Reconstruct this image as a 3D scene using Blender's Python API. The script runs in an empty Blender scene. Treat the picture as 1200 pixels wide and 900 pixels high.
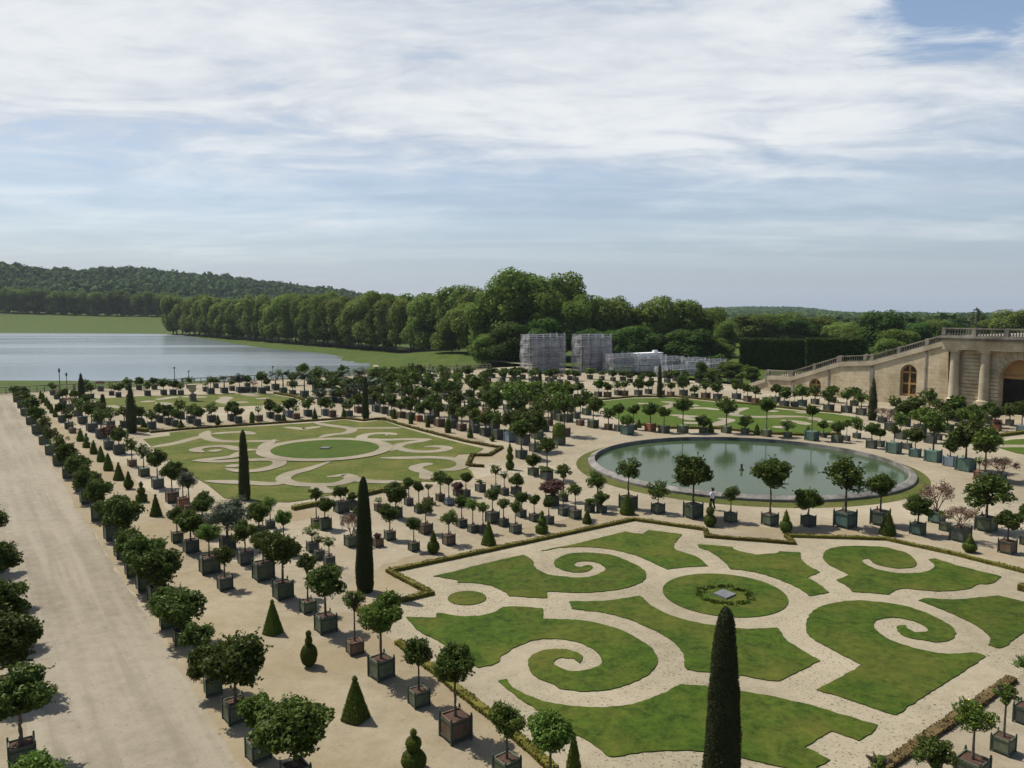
import bpy, bmesh, math, random
import numpy as np
from mathutils import Vector, Matrix, noise
from mathutils.geometry import tessellate_polygon

R = math.radians
SC = bpy.context.scene
COL = SC.collection
rng = np.random.default_rng(7)
random.seed(7)

# ------------------------------------------------------------------ camera
EYE = 16.0
FPX = 927.0                      # focal length in pixels of the 1200 px wide photograph
PITCH = math.atan(88.0 / FPX)
cam_d = bpy.data.cameras.new('camera')
cam = bpy.data.objects.new('camera', cam_d)
COL.objects.link(cam)
cam.location = (0, 0, EYE)
cam.rotation_euler = (math.pi / 2 - PITCH, 0, 0)
cam_d.sensor_width = 36.0
cam_d.lens = 36.0 * FPX / 1200.0
cam_d.clip_start = 0.5
cam_d.clip_end = 20000
SC.camera = cam

CP, SP = math.cos(PITCH), math.sin(PITCH)


def ray(px, py):
    a = (px - 600.0) / FPX
    b = -(py - 450.0) / FPX
    return Vector((a, CP + b * SP, -SP + b * CP))


def G(px, py, z=0.0):
    """point of the level z seen at a pixel of the photograph"""
    d = ray(px, py)
    t = (z - EYE) / d.z
    return Vector((d.x * t, d.y * t, z))


def ppm(p):
    """pixels per metre at a point"""
    return FPX / (p[1] * CP - (p[2] - EYE) * SP)


# garden axes: V runs away along the road, U runs away along the hedges
AV = R(35)
V = Vector((-math.sin(AV), math.cos(AV), 0))
U = Vector((math.cos(AV), math.sin(AV), 0))


# ------------------------------------------------------------------ materials
def mat(name):
    m = bpy.data.materials.new(name)
    m.use_nodes = True
    nt = m.node_tree
    b = nt.nodes['Principled BSDF']
    return m, nt, b


def ramp(nt, fac, stops):
    r = nt.nodes.new('ShaderNodeValToRGB')
    el = r.color_ramp.elements
    while len(el) < len(stops):
        el.new(0.5)
    for e, (p, c) in zip(el, stops):
        e.position = p
        e.color = (c[0], c[1], c[2], 1)
    nt.links.new(fac, r.inputs[0])
    return r.outputs[0]


def noise_tex(nt, scale, detail=4, rough=0.55, vec=None, dist=0.0):
    n = nt.nodes.new('ShaderNodeTexNoise')
    n.inputs['Scale'].default_value = scale
    n.inputs['Detail'].default_value = detail
    n.inputs['Roughness'].default_value = rough
    n.inputs['Distortion'].default_value = dist
    if vec is None:
        g = nt.nodes.new('ShaderNodeNewGeometry')
        vec = g.outputs['Position']
    nt.links.new(vec, n.inputs['Vector'])
    return n.outputs['Fac']


def mixc(nt, fac, a, b, mode='MIX'):
    m = nt.nodes.new('ShaderNodeMix')
    m.data_type = 'RGBA'
    m.blend_type = mode
    for s, v in ((m.inputs[0], fac), (m.inputs[6], a), (m.inputs[7], b)):
        if isinstance(v, (int, float)):
            s.default_value = v
        elif isinstance(v, tuple):
            s.default_value = (v[0], v[1], v[2], 1)
        else:
            nt.links.new(v, s)
    return m.outputs[2]


def math_n(nt, op, a, b=None, clamp=False):
    m = nt.nodes.new('ShaderNodeMath')
    m.operation = op
    m.use_clamp = clamp
    for s, v in zip(m.inputs, (a, b)):
        if v is None:
            continue
        if isinstance(v, (int, float)):
            s.default_value = v
        else:
            nt.links.new(v, s)
    return m.outputs[0]


def bump(nt, b, h, strength, dist):
    n = nt.nodes.new('ShaderNodeBump')
    n.inputs['Strength'].default_value = strength
    n.inputs['Distance'].default_value = dist
    nt.links.new(h, n.inputs['Height'])
    nt.links.new(n.outputs[0], b.inputs['Normal'])


def m_leaf(name, dark, mid, light, rough=0.5, trans=0.25, spec=0.4, clump=0.6):
    """foliage: colour differs from leaf to leaf and from tree to tree"""
    m, nt, b = mat(name)
    g = nt.nodes.new('ShaderNodeNewGeometry')
    oi = nt.nodes.new('ShaderNodeObjectInfo')
    c = ramp(nt, g.outputs['Random Per Island'], [(0.0, dark), (0.55, mid), (1.0, light)])
    n = noise_tex(nt, clump, 2)
    c = mixc(nt, math_n(nt, 'MULTIPLY', n, 0.55), c, mid)
    hsv = nt.nodes.new('ShaderNodeHueSaturation')
    nt.links.new(c, hsv.inputs['Color'])
    nt.links.new(math_n(nt, 'ADD', math_n(nt, 'MULTIPLY', oi.outputs['Random'], 0.5), 0.75), hsv.inputs['Value'])
    nt.links.new(math_n(nt, 'ADD', math_n(nt, 'MULTIPLY', oi.outputs['Random'], 0.024), 0.49), hsv.inputs['Hue'])
    nt.links.new(hsv.outputs[0], b.inputs['Base Color'])
    b.inputs['Roughness'].default_value = rough
    b.inputs['Specular IOR Level'].default_value = spec
    if trans > 0:
        t = nt.nodes.new('ShaderNodeBsdfTranslucent')
        nt.links.new(hsv.outputs[0], t.inputs[0])
        mx = nt.nodes.new('ShaderNodeMixShader')
        mx.inputs[0].default_value = trans
        nt.links.new(b.outputs[0], mx.inputs[1])
        nt.links.new(t.outputs[0], mx.inputs[2])
        nt.links.new(mx.outputs[0], nt.nodes['Material Output'].inputs[0])
    return m


def m_noise(name, stops, scale, rough=0.9, spec=0.2, bstr=0.0, bdist=0.02, bscale=None, detail=5, rand=0.0):
    m, nt, b = mat(name)
    n = noise_tex(nt, scale, detail)
    c = ramp(nt, n, stops)
    if rand:
        oi = nt.nodes.new('ShaderNodeObjectInfo')
        hsv = nt.nodes.new('ShaderNodeHueSaturation')
        nt.links.new(c, hsv.inputs['Color'])
        nt.links.new(math_n(nt, 'ADD', math_n(nt, 'MULTIPLY', oi.outputs['Random'], rand), 1 - rand / 2), hsv.inputs['Value'])
        c = hsv.outputs[0]
    nt.links.new(c, b.inputs['Base Color'])
    b.inputs['Roughness'].default_value = rough
    b.inputs['Specular IOR Level'].default_value = spec
    if bstr:
        bump(nt, b, noise_tex(nt, bscale or scale * 4, 4), bstr, bdist)
    return m


M = {}
M['citrus'] = m_leaf('citrus leaves', (.023, .040, .006), (.060, .090, .014), (.125, .152, .032), .6, .28, .12, 1.1)
M['light'] = m_leaf('light green leaves', (.045, .075, .010), (.088, .138, .020), (.155, .205, .042), .55, .32, .12, 1.1)
M['olive'] = m_leaf('olive leaves', (.03, .042, .024), (.065, .08, .045), (.12, .135, .085), .6, .2, .2, .8)
M['red'] = m_leaf('red brown leaves', (.05, .02, .016), (.10, .038, .028), (.15, .075, .045), .6, .25, .3, .8)
M['dead'] = m_leaf('withered leaves', (.09, .05, .035), (.17, .10, .07), (.26, .18, .13), .7, .3, .2, .8)
M['laurel'] = m_leaf('laurel leaves', (.021, .036, .006), (.050, .074, .013), (.10, .125, .028), .6, .15, .12, 1.1)
M['palm'] = m_leaf('palm fronds', (.02, .04, .014), (.05, .085, .03), (.09, .13, .05), .5, .15, .4, .8)
M['topiary'] = m_leaf('clipped yew', (.034, .052, .005), (.078, .108, .013), (.135, .165, .028), .65, .1, .12, 1.6)
M['cypress'] = m_leaf('dark yew column', (.012, .018, .005), (.026, .035, .009), (.060, .058, .018), .65, .05, .15, 1.2)
M['tree'] = m_leaf('broadleaf trees', (.056, .086, .015), (.105, .150, .028), (.155, .205, .048), .75, .42, .05, .05)
M['tree_b'] = m_leaf('pale broadleaf trees', (.080, .112, .021), (.138, .182, .038), (.19, .24, .066), .75, .42, .05, .05)
M['tree_d'] = m_leaf('dark broadleaf trees', (.026, .052, .011), (.056, .100, .020), (.095, .145, .036), .75, .38, .05, .05)
M['conifer'] = m_leaf('conifer needles', (.02, .028, .016), (.042, .05, .03), (.075, .08, .05), .6, .1, .2, .1)
M['bark'] = m_noise('bark', [(.3, (.05, .038, .027)), (.7, (.14, .11, .08))], 7, bstr=.4)
M['bark_red'] = m_noise('reddish twigs', [(.3, (.06, .03, .022)), (.7, (.17, .10, .08))], 7)
M['soil'] = m_noise('potting soil', [(.3, (.03, .017, .012)), (.7, (.085, .045, .03))], 12)


def m_box(name, c1, c2, planks=7.0):
    """painted plank box, each plank a little different"""
    m, nt, b = mat(name)
    tc = nt.nodes.new('ShaderNodeTexCoord')
    sp = nt.nodes.new('ShaderNodeSeparateXYZ')
    nt.links.new(tc.outputs['Object'], sp.inputs[0])
    h = math_n(nt, 'ADD', sp.outputs[0], sp.outputs[1])
    fr = math_n(nt, 'FRACT', math_n(nt, 'MULTIPLY', h, planks))
    gap = math_n(nt, 'LESS_THAN', fr, 0.07)
    wn = nt.nodes.new('ShaderNodeTexWhiteNoise')
    wn.noise_dimensions = '1D'
    nt.links.new(math_n(nt, 'FLOOR', math_n(nt, 'MULTIPLY', h, planks)), wn.inputs['W'])
    n = noise_tex(nt, 5, 5)
    f = math_n(nt, 'ADD', math_n(nt, 'MULTIPLY', wn.outputs[0], .35), math_n(nt, 'MULTIPLY', n, .75))
    c = ramp(nt, f, [(.25, c1), (.8, c2)])
    c = mixc(nt, math_n(nt, 'MULTIPLY', gap, .75), c, (c1[0] * .3, c1[1] * .3, c1[2] * .3))
    oi = nt.nodes.new('ShaderNodeObjectInfo')
    hsv = nt.nodes.new('ShaderNodeHueSaturation')
    nt.links.new(c, hsv.inputs['Color'])
    nt.links.new(math_n(nt, 'ADD', math_n(nt, 'MULTIPLY', oi.outputs['Random'], .5), .75), hsv.inputs['Value'])
    nt.links.new(hsv.outputs[0], b.inputs['Base Color'])
    b.inputs['Roughness'].default_value = .6
    b.inputs['Specular IOR Level'].default_value = .3
    return m


M['box_g'] = m_box('green painted box', (.062, .074, .040), (.130, .148, .088))
M['box_t'] = m_box('teal painted box', (.055, .095, .075), (.11, .17, .135))
M['box_k'] = m_box('dark grey box', (.056, .060, .044), (.115, .12, .092))
M['box_b'] = m_box('bare wood box', (.09, .055, .032), (.2, .13, .078))
M['box_o'] = m_box('orange terracotta box', (.16, .065, .032), (.28, .12, .06))
M['box_l'] = m_box('pale blue grey box', (.10, .13, .15), (.2, .24, .26))
M['iron'] = m_noise('green painted iron', [(.3, (.018, .03, .022)), (.7, (.04, .06, .045))], 9, rough=.5, spec=.4)
M['lamp'] = m_noise('dark iron', [(.3, (.012, .013, .014)), (.7, (.03, .03, .03))], 9, rough=.5, spec=.4)


def m_gravel(name, lo, hi, big=.05, speck=0.0, spot=0.0, tint=None, tracks=0.0):
    m, nt, b = mat(name)
    n1 = noise_tex(nt, big, 6, .6)
    n2 = noise_tex(nt, 1.3, 6, .7)
    n3 = noise_tex(nt, 22, 3, .8)
    f = math_n(nt, 'ADD', math_n(nt, 'MULTIPLY', n1, .5),
               math_n(nt, 'ADD', math_n(nt, 'MULTIPLY', n2, .3), math_n(nt, 'MULTIPLY', n3, .35)))
    c = ramp(nt, f, [(.46, lo), (.66, hi)])
    if tracks:                                # wheel tracks and raking along the road
        g = nt.nodes.new('ShaderNodeNewGeometry')
        mp = nt.nodes.new('ShaderNodeMapping')
        mp.vector_type = 'POINT'
        mp.inputs['Rotation'].default_value = (0, 0, -AV)
        nt.links.new(g.outputs['Position'], mp.inputs[0])
        mp2 = nt.nodes.new('ShaderNodeMapping')
        mp2.inputs['Scale'].default_value = (1, .035, 1)
        nt.links.new(mp.outputs[0], mp2.inputs[0])
        tk = noise_tex(nt, 1.3, 3, .6, mp2.outputs[0])
        c = mixc(nt, math_n(nt, 'MULTIPLY', ramp(nt, tk, [(.5, (0, 0, 0)), (.64, (1, 1, 1))]), tracks), c, hi)
        c = mixc(nt, math_n(nt, 'MULTIPLY', ramp(nt, tk, [(.34, (1, 1, 1)), (.46, (0, 0, 0))]), tracks * .7), c, lo)
    if tint:                                  # patches of other earth
        t = noise_tex(nt, .11, 5, .65)
        c = mixc(nt, ramp(nt, t, [(.42, (0, 0, 0)), (.66, (.75, .75, .75))]), c, tint)
    if spot:                                  # weeds between the stones
        s1 = noise_tex(nt, 7.5, 3, .6)
        s2 = noise_tex(nt, .16, 3, .6)
        s = math_n(nt, 'MULTIPLY', ramp(nt, s1, [(.59, (0, 0, 0)), (.63, (1, 1, 1))]),
                   ramp(nt, s2, [(.38, (0, 0, 0)), (.54, (1, 1, 1))]))
        s = math_n(nt, 'MULTIPLY', s, spot)
        c = mixc(nt, s, c, (.05, .052, .026))
        s3 = ramp(nt, s2, [(.3, (0, 0, 0)), (.7, (1, 1, 1))])
    if speck:
        k = noise_tex(nt, 5.5, 2, .5)
        c = mixc(nt, math_n(nt, 'MULTIPLY', ramp(nt, k, [(.655, (0, 0, 0)), (.70, (1, 1, 1))]), speck), c, (.10, .085, .06))
    nt.links.new(c, b.inputs['Base Color'])
    b.inputs['Roughness'].default_value = .95
    b.inputs['Specular IOR Level'].default_value = .1
    bump(nt, b, math_n(nt, 'ADD', n3, math_n(nt, 'MULTIPLY', n2, 2.0)), .35, .03)
    return m


M['gravel'] = m_gravel('pale garden gravel', (.165, .138, .092), (.31, .27, .195), .05, .35, tint=(.215, .175, .115))
M['panel'] = m_gravel('weedy parterre gravel', (.185, .158, .106), (.29, .25, .175), .09, .15, spot=.8)
M['road'] = m_gravel('road gravel', (.145, .124, .088), (.256, .223, .168), .035, .5, tracks=.55)
M['earth'] = m_gravel('tan sandy earth', (.160, .133, .086), (.268, .224, .152), .09, .5, tint=(.20, .152, .082))
M['path'] = m_gravel('parterre path gravel', (.165, .142, .098), (.25, .218, .158), .1, .1)


def m_grass(name, a, b_, dry, dryness=.55):
    m, nt, b = mat(name)
    n1 = noise_tex(nt, .22, 6, .65)
    n2 = noise_tex(nt, 2.6, 6, .75)
    n3 = noise_tex(nt, 14, 3, .8)
    n4 = noise_tex(nt, .9, 5, .7, dist=.5)
    f = math_n(nt, 'ADD', math_n(nt, 'MULTIPLY', n2, .40), math_n(nt, 'ADD', math_n(nt, 'MULTIPLY', n3, .25), math_n(nt, 'MULTIPLY', n4, .35)))
    c = ramp(nt, f, [(.40, a), (.61, b_)])
    c = mixc(nt, math_n(nt, 'MULTIPLY', ramp(nt, math_n(nt, 'ADD', math_n(nt, 'MULTIPLY', n1, .8), math_n(nt, 'MULTIPLY', n2, .2)), [(.46, (0, 0, 0)), (.66, (1, 1, 1))]), dryness), c, dry)
    oi = nt.nodes.new('ShaderNodeObjectInfo')
    hsv = nt.nodes.new('ShaderNodeHueSaturation')
    nt.links.new(c, hsv.inputs['Color'])
    nt.links.new(math_n(nt, 'ADD', math_n(nt, 'MULTIPLY', oi.outputs['Random'], .2), .9), hsv.inputs['Value'])
    nt.links.new(hsv.outputs[0], b.inputs['Base Color'])
    b.inputs['Roughness'].default_value = .9
    b.inputs['Specular IOR Level'].default_value = .1
    bump(nt, b, f, .8, .06)
    return m


M['lawn'] = m_grass('mown grass', (.012, .027, .002), (.054, .085, .008), (.098, .084, .016), .65)
M['lawn2'] = m_grass('dry mown grass', (.038, .050, .007), (.080, .098, .017), (.122, .104, .028), .75)
M['lawn3'] = m_grass('fresh mown grass', (.026, .050, .004), (.058, .092, .010), (.088, .090, .018), .4)
M['meadow'] = m_grass('meadow grass', (.020, .040, .004), (.048, .078, .009), (.082, .080, .015), .65)
M['hedge'] = m_leaf('box hedge', (.045, .042, .007), (.10, .088, .016), (.155, .13, .03), .7, .1, .1, 1.2)
M['dry_hedge'] = m_leaf('withered hedge', (.05, .033, .015), (.10, .066, .03), (.13, .11, .04), .75, .1, .08, 1.2)
M['bosquet'] = m_leaf('clipped hornbeam', (.016, .032, .006), (.036, .064, .011), (.07, .105, .02), .7, .25, .1, .25)
M['turfring'] = m_grass('turf ring', (.038, .046, .009), (.078, .088, .018), (.12, .10, .033), .6)


def m_stone(name, lo, hi, course=0.0, tint=None):
    m, nt, b = mat(name)
    n1 = noise_tex(nt, .35, 6, .65)
    n2 = noise_tex(nt, 4, 5, .7)
    f = math_n(nt, 'ADD', math_n(nt, 'MULTIPLY', n1, .75), math_n(nt, 'MULTIPLY', n2, .25))
    c = ramp(nt, f, [(.38, lo), (.6, hi)])
    if course:
        tc = nt.nodes.new('ShaderNodeTexCoord')
        mp = nt.nodes.new('ShaderNodeMapping')
        mp.inputs['Rotation'].default_value = (math.pi / 2, 0, 0)
        nt.links.new(tc.outputs['Object'], mp.inputs[0])
        br = nt.nodes.new('ShaderNodeTexBrick')
        br.inputs['Scale'].default_value = 1
        br.inputs['Brick Width'].default_value = course * 2.4
        br.inputs['Row Height'].default_value = course
        br.inputs['Mortar Size'].default_value = .02
        br.inputs['Color1'].default_value = (.93, .93, .93, 1)
        br.inputs['Color2'].default_value = (1.04, 1.03, 1.0, 1)
        br.inputs['Mortar'].default_value = (.72, .70, .66, 1)
        nt.links.new(mp.outputs[0], br.inputs['Vector'])
        c = mixc(nt, 1.0, c, br.outputs['Color'], 'MULTIPLY')
    nt.links.new(c, b.inputs['Base Color'])
    b.inputs['Roughness'].default_value = .9
    b.inputs['Specular IOR Level'].default_value = .15
    bump(nt, b, n2, .3, .03)
    return m


M['stone'] = m_stone('warm limestone', (.30, .24, .15), (.50, .42, .285), .62)
M['stone_p'] = m_stone('pale limestone', (.27, .225, .15), (.43, .37, .265))
M['stone_g'] = m_stone('weathered grey limestone', (.095, .085, .068), (.255, .228, .182))
M['rim'] = m_stone('pond rim stone', (.055, .052, .046), (.22, .205, .18))
M['slab'] = m_stone('pale grey slab', (.085, .085, .09), (.15, .15, .155))
M['wood'] = m_noise('ochre painted joinery', [(.3, (.24, .135, .045)), (.7, (.36, .21, .08))], 3, rough=.6)
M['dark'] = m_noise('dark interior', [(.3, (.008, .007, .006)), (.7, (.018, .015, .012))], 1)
M['glass'] = m_noise('dim window glass', [(.3, (.03, .022, .012)), (.7, (.06, .042, .02))], 1, rough=.15, spec=.6)
M['tube'] = m_noise('galvanised tube', [(.3, (.40, .40, .41)), (.7, (.58, .58, .59))], 2, rough=.5)
M['deck'] = m_noise('scaffold planks', [(.3, (.12, .11, .10)), (.7, (.24, .22, .20))], 1.5)
M['white'] = m_noise('white cloth and metal', [(.3, (.62, .62, .62)), (.7, (.8, .8, .8))], 2, rough=.6)


def m_net():
    """scaffold netting: a woven cloth with holes between its threads"""
    m, nt, b = mat('scaffold netting')
    tc = nt.nodes.new('ShaderNodeTexCoord')
    mp = nt.nodes.new('ShaderNodeMapping')
    mp.inputs['Scale'].default_value = (.5, .5, 9)
    nt.links.new(tc.outputs['Object'], mp.inputs[0])
    n = noise_tex(nt, .6, 5, .65, mp.outputs[0])              # folds and lap lines run level
    n0 = noise_tex(nt, .35, 4, .6)
    f0 = math_n(nt, 'ADD', math_n(nt, 'MULTIPLY', n, .65), math_n(nt, 'MULTIPLY', n0, .35))
    c = ramp(nt, f0, [(.36, (.28, .265, .265)), (.64, (.50, .48, .485))])
    nt.links.new(c, b.inputs['Base Color'])
    b.inputs['Roughness'].default_value = .9
    tr = nt.nodes.new('ShaderNodeBsdfTransparent')
    mx = nt.nodes.new('ShaderNodeMixShader')
    f = ramp(nt, f0, [(.38, (.28, .28, .28)), (.62, (.66, .66, .66))])
    nt.links.new(f, mx.inputs[0])
    nt.links.new(tr.outputs[0], mx.inputs[1])
    nt.links.new(b.outputs[0], mx.inputs[2])
    nt.links.new(mx.outputs[0], nt.nodes['Material Output'].inputs[0])
    return m


M['net'] = m_net()


def m_water(name, deep, rough, scale, strength, dist, tintscale=.05, spread=.3):
    m, nt, b = mat(name)
    n = noise_tex(nt, tintscale, 4, .6)
    c = ramp(nt, n, [(.3, tuple(k * (1 - spread) for k in deep)), (.7, tuple(k * (1 + spread) for k in deep))])
    nt.links.new(c, b.inputs['Base Color'])
    b.inputs['Roughness'].default_value = rough
    b.inputs['IOR'].default_value = 1.33
    g = nt.nodes.new('ShaderNodeNewGeometry')
    mp = nt.nodes.new('ShaderNodeMapping')
    mp.inputs['Scale'].default_value = (.35, 1, 1)
    nt.links.new(g.outputs['Position'], mp.inputs[0])
    w = noise_tex(nt, scale, 4, .6, mp.outputs[0])
    bump(nt, b, w, strength, dist)
    if 'pond' in name:
        b.inputs['Specular IOR Level'].default_value = .11
    else:                                      # gusts of wind roughen the lake in long bands
        mp2 = nt.nodes.new('ShaderNodeMapping')
        mp2.inputs['Scale'].default_value = (.12, 1, 1)
        nt.links.new(g.outputs['Position'], mp2.inputs[0])
        wb = noise_tex(nt, .022, 4, .55, mp2.outputs[0])
        nt.links.new(ramp(nt, wb, [(.42, (.19, .19, .19)), (.62, (.36, .36, .36))]), b.inputs['Roughness'])
    return m


M['pond'] = m_water('green pond water', (.036, .056, .026), .10, 1.3, .16, .05, .06, .2)
M['lake'] = m_water('lake water', (.115, .14, .15), .2, .12, .06, .1, .006, .2)

# ------------------------------------------------------------------ object helpers
def link(name, me, parent=None, m=None):
    o = bpy.data.objects.new(name, me)
    COL.objects.link(o)
    if parent is not None:
        o.parent = parent
    if m is not None:
        if len(me.materials) == 0:
            me.materials.append(m)
        elif me.materials[0] is not m:
            o.material_slots[0].link = 'OBJECT'
            o.material_slots[0].material = m
    return o


def empty(name, loc, rz=0.0):
    o = bpy.data.objects.new(name, None)
    COL.objects.link(o)
    o.empty_display_size = .3
    o.location = loc
    o.rotation_euler = (0, 0, rz)
    return o


def tag(o, label=None, cat=None, group=None, kind=None):
    if label:
        o['label'] = label
    if cat:
        o['category'] = cat
    if group:
        o['group'] = group
    if kind:
        o['kind'] = kind
    return o


def mesh_np(name, co, faces, smooth=False):
    me = bpy.data.meshes.new(name)
    me.from_pydata([tuple(c) for c in co], [], [tuple(int(i) for i in f) for f in faces])
    me.update()
    if smooth:
        me.polygons.foreach_set('use_smooth', [True] * len(me.polygons))
    return me


def mesh_quads(name, co):
    """every four points in co make one quad"""
    n = len(co) // 4
    me = bpy.data.meshes.new(name)
    me.vertices.add(4 * n)
    me.vertices.foreach_set('co', np.asarray(co, dtype=np.float32).ravel())
    me.loops.add(4 * n)
    me.loops.foreach_set('vertex_index', np.arange(4 * n, dtype=np.int32))
    me.polygons.add(n)
    me.polygons.foreach_set('loop_start', np.arange(0, 4 * n, 4, dtype=np.int32))
    try:
        me.polygons.foreach_set('loop_total', np.full(n, 4, dtype=np.int32))
    except Exception:
        pass
    me.update(calc_edges=True)
    me.validate()
    return me


def bm_mesh(name, bm, smooth=False):
    me = bpy.data.meshes.new(name)
    bm.normal_update()
    bm.to_mesh(me)
    bm.free()
    if smooth:
        me.polygons.foreach_set('use_smooth', [True] * len(me.polygons))
    return me


def add_box(bm, x0, x1, y0, y1, z0, z1):
    vs = [bm.verts.new(p) for p in ((x0, y0, z0), (x1, y0, z0), (x1, y1, z0), (x0, y1, z0),
                                    (x0, y0, z1), (x1, y0, z1), (x1, y1, z1), (x0, y1, z1))]
    for f in ((3, 2, 1, 0), (4, 5, 6, 7), (0, 1, 5, 4), (1, 2, 6, 5), (2, 3, 7, 6), (3, 0, 4, 7)):
        bm.faces.new([vs[i] for i in f])


def add_tube(bm, a, b, ra, rb=None, n=6):
    a, b = Vector(a), Vector(b)
    rb = ra if rb is None else rb
    d = (b - a).normalized()
    s = d.orthogonal().normalized()
    t = d.cross(s)
    rings = []
    for p, r in ((a, ra), (b, rb)):
        rings.append([bm.verts.new(p + (s * math.cos(2 * math.pi * i / n) + t * math.sin(2 * math.pi * i / n)) * r) for i in range(n)])
    for i in range(n):
        bm.faces.new((rings[0][i], rings[0][(i + 1) % n], rings[1][(i + 1) % n], rings[1][i]))
    bm.faces.new(rings[0][::-1])
    bm.faces.new(rings[1])


def add_lathe(bm, prof, n=12, rot=0.0, c=(0, 0, 0)):
    """prof: (radius, z) from bottom to top"""
    rings = []
    for r, z in prof:
        rings.append([bm.verts.new((c[0] + r * math.cos(rot + 2 * math.pi * i / n), c[1] + r * math.sin(rot + 2 * math.pi * i / n), c[2] + z)) for i in range(n)])
    for k in range(len(rings) - 1):
        for i in range(n):
            bm.faces.new((rings[k][i], rings[k][(i + 1) % n], rings[k + 1][(i + 1) % n], rings[k + 1][i]))
    bm.faces.new(rings[0][::-1])
    bm.faces.new(rings[-1])


def sheet(name, pts, z, m, thick=0.0, kind='structure', label=None, cat=None, group=None, flat=True):
    """a level sheet from an outline of ground points; thick > 0 gives it sides"""
    p3 = [Vector((p[0], p[1], z)) for p in pts]
    tris = tessellate_polygon([p3])
    n = len(p3)
    co = [tuple(p) for p in p3]
    fs = []
    for t in tris:
        a, b, c = (p3[i] for i in t)
        fs.append(t if (b - a).cross(c - a).z > 0 else t[::-1])
    if thick:
        co += [(p[0], p[1], z - thick) for p in p3]
        area = sum(p3[i].x * p3[(i + 1) % n].y - p3[(i + 1) % n].x * p3[i].y for i in range(n))
        for i in range(n):
            j = (i + 1) % n
            fs.append((i, i + n, j + n, j) if area > 0 else (j, j + n, i + n, i))
    o = link(name, mesh_np(name, co, fs), None, m)
    tag(o, label, cat, group, kind)
    return o


def smooth_outline(pts, sub=5, closed=True, limit=R(52)):
    """round the gentle corners of an outline, keep the sharp ones"""
    n = len(pts)
    P = [Vector((p[0], p[1])) for p in pts]
    out = []
    tang = []
    for i in range(n):
        a, b, c = P[(i - 1) % n], P[i], P[(i + 1) % n]
        if not closed and i in (0, n - 1):
            tang.append(None)
            continue
        d1, d2 = b - a, c - b
        if d1.length < 1e-6 or d2.length < 1e-6:
            tang.append(None)
            continue
        tang.append(((d1.normalized() + d2.normalized()).normalized()) if d1.angle(d2) < limit else None)
    for i in range(n if closed else n - 1):
        a, b = P[i], P[(i + 1) % n]
        L = (b - a).length
        if L < 1e-6:
            continue
        ta = (tang[i] or (b - a).normalized()) * L
        tb = (tang[(i + 1) % n] or (b - a).normalized()) * L
        for k in range(sub):
            t = k / sub
            h1 = 2 * t ** 3 - 3 * t ** 2 + 1
            h2 = t ** 3 - 2 * t ** 2 + t
            h3 = -2 * t ** 3 + 3 * t ** 2
            h4 = t ** 3 - t ** 2
            out.append(a * h1 + ta * h2 + b * h3 + tb * h4)
    if not closed:
        out.append(P[-1])
    return out


def circle_fit(pts):
    A = np.array([[2 * p[0], 2 * p[1], 1] for p in pts])
    b = np.array([p[0] ** 2 + p[1] ** 2 for p in pts])
    s = np.linalg.lstsq(A, b, rcond=None)[0]
    return s[0], s[1], math.sqrt(s[2] + s[0] ** 2 + s[1] ** 2)


def ring_pts(cx, cy, r, n=72):
    return [(cx + r * math.cos(2 * math.pi * i / n), cy + r * math.sin(2 * math.pi * i / n)) for i in range(n)]


ORD = ('first second third fourth fifth sixth seventh eighth ninth tenth eleventh twelfth thirteenth fourteenth fifteenth '
       'sixteenth seventeenth eighteenth nineteenth twentieth').split()
TENS = {2: 'twenty', 3: 'thirty', 4: 'forty', 5: 'fifty'}
TENTH = {2: 'twentieth', 3: 'thirtieth', 4: 'fortieth', 5: 'fiftieth'}


def nth(i):
    """0 -> first"""
    if i < 20:
        return ORD[i]
    t, u = divmod(i + 1, 10)
    return TENTH[t] if u == 0 else TENS[t] + '-' + ORD[u - 1]
# ------------------------------------------------------------------ foliage
def unit(v):
    return v / np.maximum(np.linalg.norm(v, axis=1, keepdims=True), 1e-9)


def leaf_quads(P, N, size, rg, elong=1.7, jitter=.7, droop=0.0):
    """one diamond leaf at every point, facing roughly along the normal"""
    n = len(P)
    N = unit(N + rg.normal(0, jitter, (n, 3)))
    T = unit(np.cross(N, rg.normal(0, 1, (n, 3))))
    T[:, 2] -= droop
    T = unit(T)
    B = unit(np.cross(N, T))
    s = (size * rg.uniform(.65, 1.35, n))[:, None]
    w = s / elong
    fold = N * w * .25
    q = np.stack([P - T * s * .5, P + B * w * .5 + fold, P + T * s * .5, P - B * w * .5 + fold], axis=1)
    return q.reshape(-1, 3)


def lobes(rg, k, spread, rmin, rmax, flat=1.0):
    i = np.arange(k) + .5                       # evenly spread lobes, a little disturbed
    ph, th = np.arccos(1 - 2 * i / k), math.pi * (1 + 5 ** .5) * i + rg.uniform(0, 6.28)
    d = np.stack([np.cos(th) * np.sin(ph), np.sin(th) * np.sin(ph), np.cos(ph)], axis=1)
    d = unit(d + rg.normal(0, .22, (k, 3)))
    c = d * rg.uniform(spread * .6, spread, (k, 1))
    c[:, 2] *= flat
    r = rg.uniform(rmin, rmax, k)
    c = np.vstack([c, [[0, 0, 0]]])
    r = np.append(r, rmax * 1.15)
    return c, r


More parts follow.
